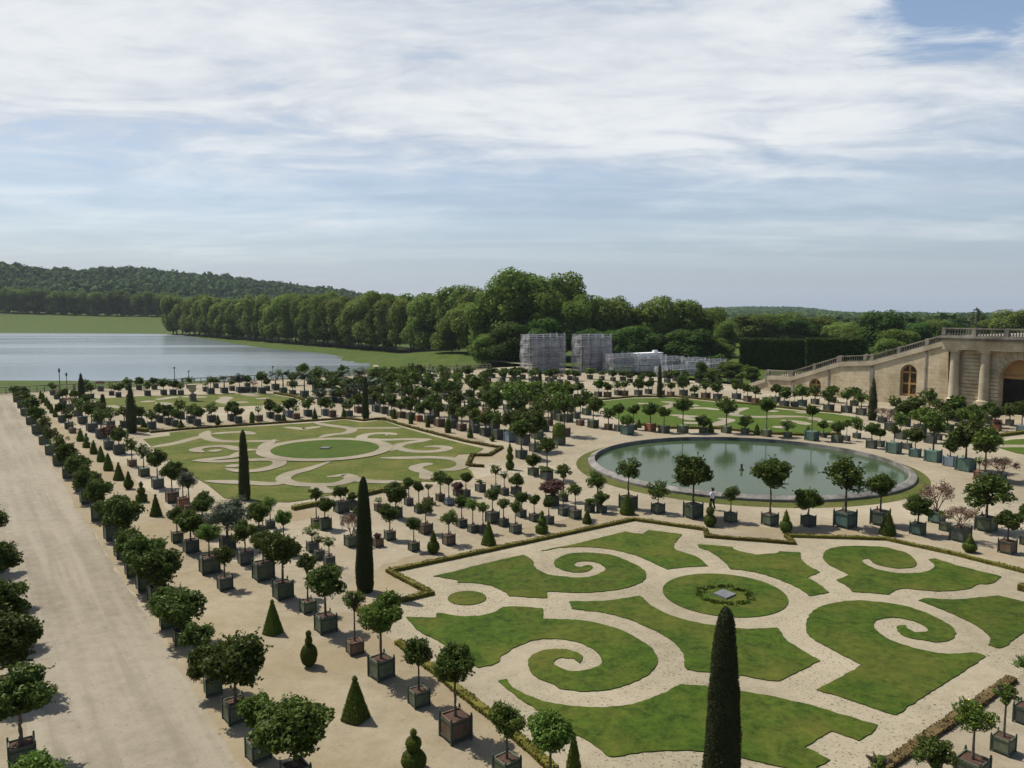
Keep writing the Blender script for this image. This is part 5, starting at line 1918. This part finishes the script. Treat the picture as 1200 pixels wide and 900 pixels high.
# lakeside avenue, two lines of planes running away
PA, PB = G(556, 419, LZ), G(203, 391.5, LZ)
nA = 34
side = Vector((PB.y - PA.y, -(PB.x - PA.x), 0)).normalized()
for i in range(nA):
    t = i / (nA - 1)
    p = PA + (PB - PA) * t
    H = random.uniform(23, 27.5) + 3.0 * t
    tree((p.x + random.uniform(-1, 1), p.y + random.uniform(-1, 1)), H, random.uniform(16.5, 21), 'tree_b' if random.random() < .45 else 'tree', 'plane_tree',
         'tall plane tree lining the lake, {} from near end of the front line'.format(nth(i)), 'tree', 'plane trees lining the right side of the lake', lod=BIG if i < 16 else BIGL, low=.10)
    if i % 2 == 0:
        p2 = p + side * random.uniform(13, 17)
        tree((p2.x, p2.y), random.uniform(25, 29) + 2 * t, random.uniform(18, 23), 'tree_b' if random.random() < .6 else 'tree', 'plane_tree',
             'tall plane tree in the second line behind the lake avenue, {} from near end'.format(nth(i // 2)), 'tree', 'plane trees in the second line of the lake avenue', lod=BIGL, low=.08)
# the line across the far end of the lake
nB = 30
for i in range(nB):
    px = -150 + i * 12.2
    D = 905 - 35 * max(0, (px - 60) / 150)
    p = at_depth(px, D)
    tree((p.x, p.y + random.uniform(-3, 3)), random.uniform(25, 29), random.uniform(18, 22), 'tree', 'plane_tree',
         'plane tree in the line across the far end of the lake, {} from left'.format(nth(i)), 'tree', 'plane trees across the far end of the lake', lod=BIGL, low=.02)
# trees behind the gate pillars and the bosquet: px, top y, width px, depth, material
for px, top, w, D, m, lab in [
        (611, 317, 64, 262, 'tree', 'tallest broad tree behind the netted towers'), (657, 320, 44, 268, 'tree', 'tall upright twin crown right of the tallest tree'), (577, 341, 50, 268, 'tree', 'broad tree on the left flank of the tallest tree'),
        (549, 356, 44, 285, 'tree_b', 'pale leaning tree at the end of the lake avenue'), (530, 372, 36, 292, 'tree_b', 'low pale tree at the foot of the avenue end'), (634, 342, 46, 255, 'tree', 'tree filling the gap between the twin tall crowns'),
        (672, 352, 34, 254, 'tree', 'leafy tree just above the right netted tower'), (693, 346, 40, 262, 'tree', 'tree right of the tall twins with a rounded top'), (717, 348, 40, 266, 'tree_b', 'pale tree over the low scaffolding'),
        (742, 355, 38, 270, 'tree', 'tree in the middle of the wood over the white cabin'), (771, 348, 46, 268, 'tree_b', 'broad pale crown above the white cabin'), (799, 352, 42, 272, 'tree', 'broad crown right of the pale one over the cabin'),
        (826, 361, 36, 270, 'tree', 'crown sloping down at the right end of the wood'), (845, 376, 28, 262, 'tree', 'small crown at the right end of the wood'), (746, 382, 46, 232, 'tree_d', 'dark rounded tree behind the low scaffolding'),
        (778, 391, 32, 236, 'tree_d', 'dark low tree behind the white cabin'), (806, 386, 48, 232, 'tree_d', 'dark rounded tree right of the white cabin'), (839, 397, 34, 236, 'tree', 'fresh low tree before the clipped hedge'),
        (722, 386, 30, 240, 'tree_d', 'dark narrow tree beside the right netted tower'), (640, 372, 50, 245, 'tree_d', 'dark tree directly behind both netted towers'), (598, 378, 46, 245, 'tree_d', 'dark tree left of the netted towers'), (573, 392, 36, 250, 'tree', 'low bushy tree where the meadow meets the wood'),
        (692, 385, 36, 246, 'tree_d', 'dark tree behind the right netted tower'),
        (876, 369, 44, 330, 'tree', 'tree rising behind the left end of the clipped hedge'), (906, 367, 44, 340, 'tree', 'tree behind the middle of the clipped hedge'), (930, 373, 36, 330, 'tree_d', 'dark tree behind the clipped hedge'),
        (955, 371, 40, 350, 'tree', 'tree behind the right part of the clipped hedge'), (985, 378, 36, 330, 'tree_b', 'paler tree behind the end of the clipped hedge'), (1028, 364, 44, 265, 'tree_d', 'big dark tree standing above the stair wall'),
        (1003, 384, 34, 270, 'tree', 'tree left of the big dark one above the stair wall'), (1052, 386, 36, 255, 'tree', 'low leafy tree right of the big dark one'), (1068, 378, 34, 300, 'tree_d', 'tree rising over the middle of the stair wall'),
        (1092, 375, 32, 310, 'tree', 'tree over the top of the stair wall'), (1040, 397, 30, 235, 'tree', 'bushy crown right behind the stair parapet'), (1110, 378, 26, 300, 'tree_d', 'dark tree beside the terrace corner'),
        (1187, 363, 46, 300, 'tree_b', 'pale green tree above the terrace balustrade'), (1160, 374, 34, 320, 'tree', 'tree behind the terrace balustrade'), (1216, 366, 40, 300, 'tree', 'tree cut by the right edge above the terrace')]:
    p = at_depth(px, D)
    z = float(terrain(p.x, p.y))
    H = EYE + (ray(px, top).z / ray(px, top).y) * D - z
    W = w / FPX * D * 1.28
    tree((p.x, p.y), H, W, m, 'broadleaf_tree', lab, 'tree', 'trees behind the end of the garden', low=.06 if H < 22 else .12, lod=BIG)
# bushes between the scaffolding and the stair foot
for px, py, top, w, D, m, lab in [(822, 440, 423, 15, 180, 'tree_d', 'dark upright bush by the open scaffolding'), (855, 441, 424, 26, 185, 'tree', 'broad bush before the stair foot'), (880, 441, 428, 18, 180, 'tree', 'bush at the head of the stair foot'),
                                  (836, 443, 431, 14, 178, 'tree_b', 'small pale bush beside the lowest scaffolding'), (799, 425, 419, 14, 205, 'tree_d', 'bush behind the low scaffolding'), (840, 418, 415, 20, 212, 'tree_d', 'brownish bush in front of the wood')]:
    p = at_depth(px, D)
    H = EYE + (ray(px, top).z / ray(px, top).y) * D - float(terrain(p.x, p.y))
    tree((p.x, p.y), H, w / FPX * D * 1.15, m, 'bush', lab, 'bush', 'bushes at the stair foot', low=.0, lod=BIGL)
# bare conifer over the terrace corner
p = at_depth(1140, 240)
bm = bmesh.new()
rg = random.Random(4)
z0 = float(terrain(p.x, p.y))
H = EYE + (ray(1140, 359.5).z / ray(1140, 359.5).y) * 240 - z0
add_tube(bm, (0, 0, 0), (0, 0, H), .35, .04, 7)
Q = []
rn = np.random.default_rng(4)
for i in range(46):
    z = H * (.45 + .54 * i / 46)
    a = rg.uniform(0, 6.28)
    L = 4.6 * (1.02 - (z / H - .45) / .56) * rg.uniform(.5, 1.1) + .3
    e = Vector((math.cos(a) * L, math.sin(a) * L, z + rg.uniform(-.4, .25)))
    add_tube(bm, (0, 0, z), e, .06, .02, 4)
    for k in range(26):
        t = rg.uniform(.25, 1.05)
        Q.append((e.x * t, e.y * t, z + (e.z - z) * t + rg.uniform(-.15, .1)))
r = empty('conifer_tree', (p.x, p.y, z0))
tag(r, 'ragged brownish conifer rising over the terrace corner', 'conifer')
link('trunk', bm_mesh('trunk', bm, True), r, M['bark'])
Q = np.array(Q) + rn.normal(0, .12, (len(Q), 3))
link('crown', mesh_quads('crown', leaf_quads(Q, np.tile([0, 0, 1.0], (len(Q), 1)), .42, rn, 2.2, .5)), r, M['conifer'])

# clipped hornbeam hedges (bosquet)
def clipped_block(p0, p1, thick, h, label, seed):
    rg = np.random.default_rng(seed)
    d = (p1 - p0)
    L = d.length
    d = d / L
    z0 = float(terrain(p0.x, p0.y))
    n = int(L * h * 16)
    P, N = [], []
    s = Vector((d.y, -d.x, 0))              # towards the viewer
    if s.y > 0:
        s = -s
    for k, (u, v, nn) in {'front': (L, h, s), 'back': (L, h, -s), 'top': (L, thick, Vector((0, 0, 1))), 'endl': (thick, h, -d), 'endr': (thick, h, d)}.items():
        m_ = int(u * v * 13)
        a, b = rg.uniform(0, u, m_), rg.uniform(0, v, m_)
        for i in range(m_):
            if k in ('front', 'back'):
                q = d * a[i] + Vector((0, 0, b[i])) - s * (0 if k == 'front' else thick)
            elif k == 'top':
                q = d * a[i] - s * b[i] + Vector((0, 0, h))
            else:
                q = -s * a[i] + Vector((0, 0, b[i])) + d * (0 if k == 'endl' else L)
            P.append(q[:])
            N.append(nn[:])
    P, N = np.array(P), np.array(N)
    keep = (P[:, 2] > .5) | (rg.random(len(P)) < .6)
    P, N = P[keep], N[keep]
    P = P + rg.normal(0, .10, P.shape)
    q = leaf_quads(P, N, .55, rg, 1.3, .5)
    o_co = [tuple(v) for v in q]
    fs = [(4 * k, 4 * k + 1, 4 * k + 2, 4 * k + 3) for k in range(len(q) // 4)]
    b0 = len(o_co)
    for z in (.4, h - .15):
        for q2 in (d * .2 - s * .2, d * (L - .2) - s * .2, d * (L - .2) - s * (thick - .2), d * .2 - s * (thick - .2)):
            o_co.append((q2.x, q2.y, z))
    for f in ((3, 2, 1, 0), (4, 5, 6, 7), (0, 1, 5, 4), (1, 2, 6, 5), (2, 3, 7, 6), (3, 0, 4, 7)):
        fs.append(tuple(b0 + i for i in f))
    r = empty('clipped_hedge', (p0.x, p0.y, z0))
    tag(r, label, 'hedge', 'tall clipped hedges')
    link('foliage', mesh_np('foliage', o_co, fs), r, M['bosquet'])
    bm = bmesh.new()
    k = int(L / 2.5)
    for i in range(k):
        q2 = d * (L * (i + .5) / k) - s * (thick * .35)
        add_tube(bm, (q2.x, q2.y, 0), (q2.x, q2.y, 1.6), .14, .1, 5)
    link('stems', bm_mesh('stems', bm), r, M['bark'])['kind'] = 'stuff'


for x0, x1, D0_, D1_, top, lab, sd in [(866, 941, 212, 205, 397.5, 'tall dark clipped hedge wall, left block behind the stair', 1), (944, 1012, 203, 199, 397.5, 'tall dark clipped hedge wall, right block above the stair parapet', 2)]:
    q0, q1 = at_depth(x0, D0_), at_depth(x1, D1_)
    hh = EYE + (ray(x0, top).z / ray(x0, top).y) * D0_ - float(terrain(q0.x, q0.y))
    clipped_block(q0, q1, 7, hh, lab, sd)

# ------------------------------------------------------------------ far woods, each one mass
ICO_V = None
bm = bmesh.new()
bmesh.ops.create_icosphere(bm, subdivisions=1, radius=1)
ICO_V = np.array([v.co[:] for v in bm.verts])
ICO_F = np.array([[v.index for v in f.verts] for f in bm.faces])
bm.free()


def wood(name, P, H, W, m, seed, clumps=34, leaf=.30):
    """P: ground points; every point gets an uneven crown of leaf clumps"""
    rg = np.random.default_rng(seed)
    n = len(P)
    d = unit(rg.normal(0, 1, (n, clumps, 3)).reshape(-1, 3)).reshape(n, clumps, 3)
    d[..., 2] = np.abs(d[..., 2]) * 1.0 - .25
    bl = 1 + .28 * np.sin(d[..., 0] * 4 + rg.uniform(0, 6, (n, 1))) * np.cos(d[..., 1] * 5 + rg.uniform(0, 6, (n, 1)))
    sc = np.stack([W, W, H * .5], axis=1)[:, None, :] * np.array([.5, .5, 1])
    ctr = P + np.stack([np.zeros(n), np.zeros(n), H * .52], axis=1)
    pos = ctr[:, None, :] + d * sc * bl[..., None] * rg.uniform(.85, 1.05, (n, clumps, 1))
    size = (W * leaf)[:, None].repeat(clumps, 1).ravel()
    q = leaf_quads(pos.reshape(-1, 3), d.reshape(-1, 3) + np.array([0, 0, .2]), 1.0, rg, 1.25, .5)
    c = q.reshape(-1, 4, 3).mean(axis=1, keepdims=True)
    q = (c + (q.reshape(-1, 4, 3) - c) * size[:, None, None]).reshape(-1, 3)
    core = ctr[:, None, :] + ICO_V[None] * sc * .86
    co = np.vstack([q, core.reshape(-1, 3)])
    nq = len(q) // 4
    nv = len(ICO_V)
    me = bpy.data.meshes.new(name)
    tri = (ICO_F[None] + (np.arange(n) * nv)[:, None, None] + len(q)).reshape(-1)
    me.vertices.add(len(co))
    me.vertices.foreach_set('co', co.astype(np.float32).ravel())
    li = np.concatenate([np.arange(4 * nq), tri]).astype(np.int32)
    me.loops.add(len(li))
    me.loops.foreach_set('vertex_index', li)
    nt_ = len(tri) // 3
    me.polygons.add(nq + nt_)
    me.polygons.foreach_set('loop_start', np.concatenate([np.arange(0, 4 * nq, 4), 4 * nq + np.arange(0, 3 * nt_, 3)]).astype(np.int32))
    try:
        me.polygons.foreach_set('loop_total', np.concatenate([np.full(nq, 4), np.full(nt_, 3)]).astype(np.int32))
    except Exception:
        pass
    me.update(calc_edges=True)
    me.validate()
    return link(name, me, None, m)


def scatter(rg, az0, az1, r0, r1, step, jitter=.45):
    pts = []
    r = r0
    while r < r1:
        st_ = step * (1 + .00035 * (r - r0))
        n = int((az1 - az0) * r / st_)
        for i in range(n):
            az = az0 + (az1 - az0) * (i + .5 + rg.uniform(-jitter, jitter)) / n
            rr = r + rg.uniform(-.5, .5) * st_
            pts.append((math.sin(az) * rr, math.cos(az) * rr))
        r += st_ * .95
    return np.array(pts)


M['wood_a'] = m_leaf('hill wood', (.016, .030, .012), (.036, .062, .021), (.068, .096, .034), .85, .25, .03, .012)
M['wood_b'] = m_leaf('distant wood', (.028, .052, .017), (.060, .098, .028), (.10, .145, .048), .85, .3, .03, .012)
rg = np.random.default_rng(91)
P2 = scatter(rg, math.atan(-.86), math.atan(-.02), 985, 1760, 13.5)
z = terrain(P2[:, 0], P2[:, 1])
az = P2[:, 0] / P2[:, 1]
keep = (P2[:, 1] > 930)
P3 = np.stack([P2[:, 0], P2[:, 1], z], axis=1)[keep]
W_ = rg.uniform(11, 19, len(P3))
H_ = rg.uniform(12, 19, len(P3))
# belts of taller and lower wood so that the slope reads in clumps
H_ += 5.0 * np.sin(P3[:, 0] / 53 + np.sin(P3[:, 1] / 71) * 2) + 2 * np.sin(P3[:, 0] / 19)
H_ = np.maximum(H_, 7)
o = wood('forest', P3, H_, W_, M['wood_a'], 5)
tag(o, 'dark forest covering the hill beyond the lake', 'forest', None, 'stuff')

rg = np.random.default_rng(92)
P2 = scatter(rg, math.atan(-.22), math.atan(.80), 380, 1500, 17)
az = P2[:, 0] / P2[:, 1]
b_ = P2[:, 0] * V.x + P2[:, 1] * V.y
rr = np.hypot(P2[:, 0], P2[:, 1])
# keep clear of the lake avenue on the left
ok = (az > .0) | (rr > 520 - az * 1500)
P2 = P2[ok]
P3 = np.stack([P2[:, 0], P2[:, 1], terrain(P2[:, 0], P2[:, 1])], axis=1)
W_ = rg.uniform(11, 19, len(P3))
H_ = rg.uniform(7, 13, len(P3)) + 2.0 * np.sin(P3[:, 0] / 60) * np.sin(P3[:, 1] / 80)
H_ *= 1 - .35 * sm(600, 1300, np.hypot(P3[:, 0], P3[:, 1]))
o = wood('forest', P3, H_, W_, M['wood_b'], 6, 30, .32)
tag(o, 'flat woodland stretching away behind the gardens', 'forest', None, 'stuff')
P2 = scatter(rg, math.atan(-.22), math.atan(.85), 1500, 4200, 34)
P3 = np.stack([P2[:, 0], P2[:, 1], terrain(P2[:, 0], P2[:, 1])], axis=1)
o = wood('forest', P3, rg.uniform(9, 14, len(P3)), rg.uniform(24, 40, len(P3)), M['wood_b'], 7, 24, .3)
tag(o, 'farthest wooded plain and low blue ridge at the horizon', 'forest', None, 'stuff')
# ------------------------------------------------------------------ the visitor by the pond
def skin_body(name, verts, edges, radii, m, parent, root=0, sub=2):
    me = bpy.data.meshes.new(name)
    me.from_pydata(verts, edges, [])
    me.update()
    o = link(name, me, parent, m)
    sk = o.modifiers.new('skin', 'SKIN')
    for v, r in zip(me.skin_vertices[0].data, radii):
        v.radius = (r, r) if not isinstance(r, tuple) else r
        v.use_root = False
    me.skin_vertices[0].data[root].use_root = True
    sb = o.modifiers.new('sub', 'SUBSURF')
    sb.levels = sb.render_levels = sub
    return o


M['skin'] = m_noise('skin', [(.3, (.42, .25, .18)), (.7, (.5, .31, .23))], 8, rough=.6)
M['shirt'] = m_noise('white shirt', [(.3, (.62, .63, .68)), (.7, (.75, .76, .8))], 8)
M['trousers'] = m_noise('black trousers', [(.3, (.012, .012, .014)), (.7, (.025, .025, .028))], 8)
M['hair'] = m_noise('dark hair', [(.3, (.015, .01, .008)), (.7, (.04, .028, .02))], 20)
p = G(834.5, 597.5)
per = empty('person', p, R(200))
tag(per, 'person in white top and black trousers walking beside the pond', 'person')
Vt = [(0, 0, .93), (0, 0, 1.12), (0, 0, 1.32), (0, .01, 1.44), (0, .0, 1.50), (0, -.02, 1.60), (0, -.02, 1.70),
      (.17, 0, 1.38), (.21, .06, 1.12), (.20, -.06, .90), (.20, -.10, .82), (-.17, 0, 1.38), (-.22, -.05, 1.12), (-.20, -.16, .93), (-.20, -.20, .86),
      (.09, 0, .88), (.10, -.14, .50), (.10, -.22, .09), (.10, -.36, .04), (-.09, 0, .88), (-.10, .06, .48), (-.10, .26, .12), (-.10, .16, .04)]
Ed = [(0, 1), (1, 2), (2, 3), (3, 4), (4, 5), (5, 6), (2, 7), (7, 8), (8, 9), (9, 10), (2, 11), (11, 12), (12, 13), (13, 14), (0, 15), (15, 16), (16, 17), (17, 18), (0, 19), (19, 20), (20, 21), (21, 22)]
Ra = [.13, .12, .13, .06, .055, .095, .075, .065, .042, .032, .03, .065, .042, .032, .03, .085, .058, .042, .035, .085, .058, .042, .035]
skin_body('body', Vt, Ed, Ra, M['skin'], per)
skin_body('shirt', [Vt[i] for i in (1, 2, 3, 7, 11)] + [(0, 0, .90), (.21, .05, 1.16), (-.215, -.04, 1.16)], [(5, 0), (0, 1), (1, 2), (1, 3), (3, 6), (1, 4), (4, 7)],
          [.15, .155, .085, .085, .085, .155, .06, .06], M['shirt'], per)
skin_body('trousers', [Vt[i] for i in (0, 15, 16, 17, 19, 20, 21)], [(0, 1), (1, 2), (2, 3), (0, 4), (4, 5), (5, 6)], [.145, .105, .08, .065, .105, .08, .065], M['trousers'], per)
skin_body('hair', [(0, .01, 1.66), (0, .03, 1.74), (0, .07, 1.56)], [(0, 1), (0, 2)], [.115, .085, .07], M['hair'], per)
skin_body('hat_brim', [(0, -.02, 1.735), (.12, -.02, 1.735), (-.12, -.02, 1.735), (0, .11, 1.735), (0, -.15, 1.735)], [(0, 1), (0, 2), (0, 3), (0, 4)], [(.14, .02)] * 5, M['hair'], per, sub=1)

# ------------------------------------------------------------------ sun, sky and clouds
EL = R(58)
sd = Vector((.84, -.54, 0)).normalized()
dirv = Vector((sd.x * math.cos(EL), sd.y * math.cos(EL), -math.sin(EL)))
sun_d = bpy.data.lights.new('sun', 'SUN')
sun_d.energy = 5.0
sun_d.angle = R(.53)
sun_d.color = (1, .955, .87)
sun = bpy.data.objects.new('sun', sun_d)
COL.objects.link(sun)
sun.rotation_euler = dirv.to_track_quat('-Z', 'Y').to_euler()

wd = bpy.data.worlds.new('World')
SC.world = wd
wd.use_nodes = True
nt = wd.node_tree
bg = nt.nodes['Background']
sky = nt.nodes.new('ShaderNodeTexSky')
sky.sky_type = 'NISHITA'
sky.sun_disc = False
sky.sun_elevation = EL
sky.sun_rotation = math.atan2(-sd.x, -sd.y) % (2 * math.pi)
sky.air_density = 1.0
sky.dust_density = 1.2
sky.ozone_density = 1.5
tc = nt.nodes.new('ShaderNodeTexCoord')
sp = nt.nodes.new('ShaderNodeSeparateXYZ')
nt.links.new(tc.outputs['Generated'], sp.inputs[0])
X, Y, Z = sp.outputs


def mr(val, a, b, c=0.0, d=1.0, smooth=True):
    m = nt.nodes.new('ShaderNodeMapRange')
    m.interpolation_type = 'SMOOTHSTEP' if smooth else 'LINEAR'
    nt.links.new(val, m.inputs['Value'])
    for k, v in zip(('From Min', 'From Max', 'To Min', 'To Max'), (a, b, c, d)):
        m.inputs[k].default_value = v
    return m.outputs[0]


def mul(a, b): return math_n(nt, 'MULTIPLY', a, b)
def add(a, b): return math_n(nt, 'ADD', a, b)
def sub(a, b): return math_n(nt, 'SUBTRACT', a, b)


# the cloud layer seen from below: direction projected on a level ceiling
zz = math_n(nt, 'MAXIMUM', Z, 0.0)
zden = add(zz, .10)
cb = nt.nodes.new('ShaderNodeCombineXYZ')
nt.links.new(math_n(nt, 'DIVIDE', X, zden), cb.inputs[0])
nt.links.new(math_n(nt, 'DIVIDE', Y, zden), cb.inputs[1])


def nz(scale, detail, rough, off, stretch=(1, 1, 1), dist=0.0):
    mp = nt.nodes.new('ShaderNodeMapping')
    mp.inputs['Location'].default_value = off
    mp.inputs['Scale'].default_value = stretch
    mp.inputs['Rotation'].default_value = (0, 0, .25)
    nt.links.new(cb.outputs[0], mp.inputs[0])
    return noise_tex(nt, scale, detail, rough, mp.outputs[0], dist)


n_big = nz(.42, 5, .55, (3.1, 1.7, 0), (.8, 1.1, 1), .3)
n_fine = nz(2.2, 9, .62, (7.3, 2.2, 0), (.75, 1.25, 1), .5)
n_curd = nz(7.5, 6, .6, (1.3, 8.2, 0), (.7, 1.2, 1), .4)
n_streak = nz(.9, 6, .55, (5.5, 4.4, 0), (.3, 1.6, 1), .25)
# lower edge of the cloud sheet rises and falls with the azimuth
edge = add(add(mul(X, -.06), mul(sub(n_big, .5), .36)), mul(sub(n_fine, .5), .16))
el = add(Z, edge)
sheet_ = mr(el, .06, .235)
tex = add(mul(n_fine, .55), add(mul(n_curd, .2), mul(n_big, .35)))
tex = mr(tex, .38, .64)
hole = mul(mul(mr(X, .30, .50), mr(Z, .235, .32)), 1.6)             # open blue towards the upper right
cov = math_n(nt, 'MULTIPLY', sheet_, mr(sub(tex, mul(hole, 1.1)), -.6, .36))
low = mul(mr(n_streak, .42, .66), mul(mr(Z, .03, .09), mr(Z, .19, .12)))
low2 = mul(low, .7)
veil = math_n(nt, 'MAXIMUM', mr(Z, .29, .15, .05, .5), mr(Z, .22, -.02, .05, .78))                           # milky air towards the horizon
# unseen sky overhead and behind is kept cloudless to lessen the fill light
cov = mul(cov, mul(mr(Z, .62, .46), mr(Y, -.1, .25)))
cov = math_n(nt, 'MAXIMUM', cov, low2)
cov = math_n(nt, 'MAXIMUM', cov, veil)
CLOUD_HI = (6.5, 6.75, 6.95)
CLOUD_LO = (2.9, 3.45, 4.45)
bright = add(mul(sheet_, add(.45, mul(tex, .55))), mul(low, .35))
bright = math_n(nt, 'MINIMUM', bright, 1.0)
ccol = mixc(nt, bright, CLOUD_LO, CLOUD_HI)
final = mixc(nt, cov, sky.outputs[0], ccol)
nt.links.new(final, bg.inputs['Color'])
bg.inputs['Strength'].default_value = 0.10

# ------------------------------------------------------------------ air between here and the far woods
bm = bmesh.new()
add_box(bm, -5200, 5300, -200, 6100, -19.5, 150)
hz = bpy.data.materials.new('summer haze')
hz.use_nodes = True
ht = hz.node_tree
ht.nodes.remove(ht.nodes['Principled BSDF'])
pv = ht.nodes.new('ShaderNodeVolumePrincipled')
pv.inputs['Color'].default_value = (.80, .89, 1, 1)
pv.inputs['Density'].default_value = .00005
pv.inputs['Anisotropy'].default_value = .2
ht.links.new(pv.outputs[0], ht.nodes['Material Output'].inputs['Volume'])
tag(link('haze', bm_mesh('haze', bm), None, hz), 'thin blue summer haze lying over the far woods', 'haze', None, 'stuff')

# ------------------------------------------------------------------ render settings
SC.view_settings.view_transform = 'Standard'
SC.view_settings.look = 'None'
SC.view_settings.exposure = 0.36
SC.view_settings.gamma = 1.0
SC.view_settings.use_curve_mapping = False
SC.render.engine = 'CYCLES'
SC.cycles.use_denoising = True
SC.cycles.max_bounces = 6
SC.cycles.diffuse_bounces = 2
SC.cycles.glossy_bounces = 2
SC.cycles.transparent_max_bounces = 8
SC.cycles.transmission_bounces = 2
SC.cycles.use_adaptive_sampling = True
print('objects', len(bpy.data.objects), 'pots', len(POTS))
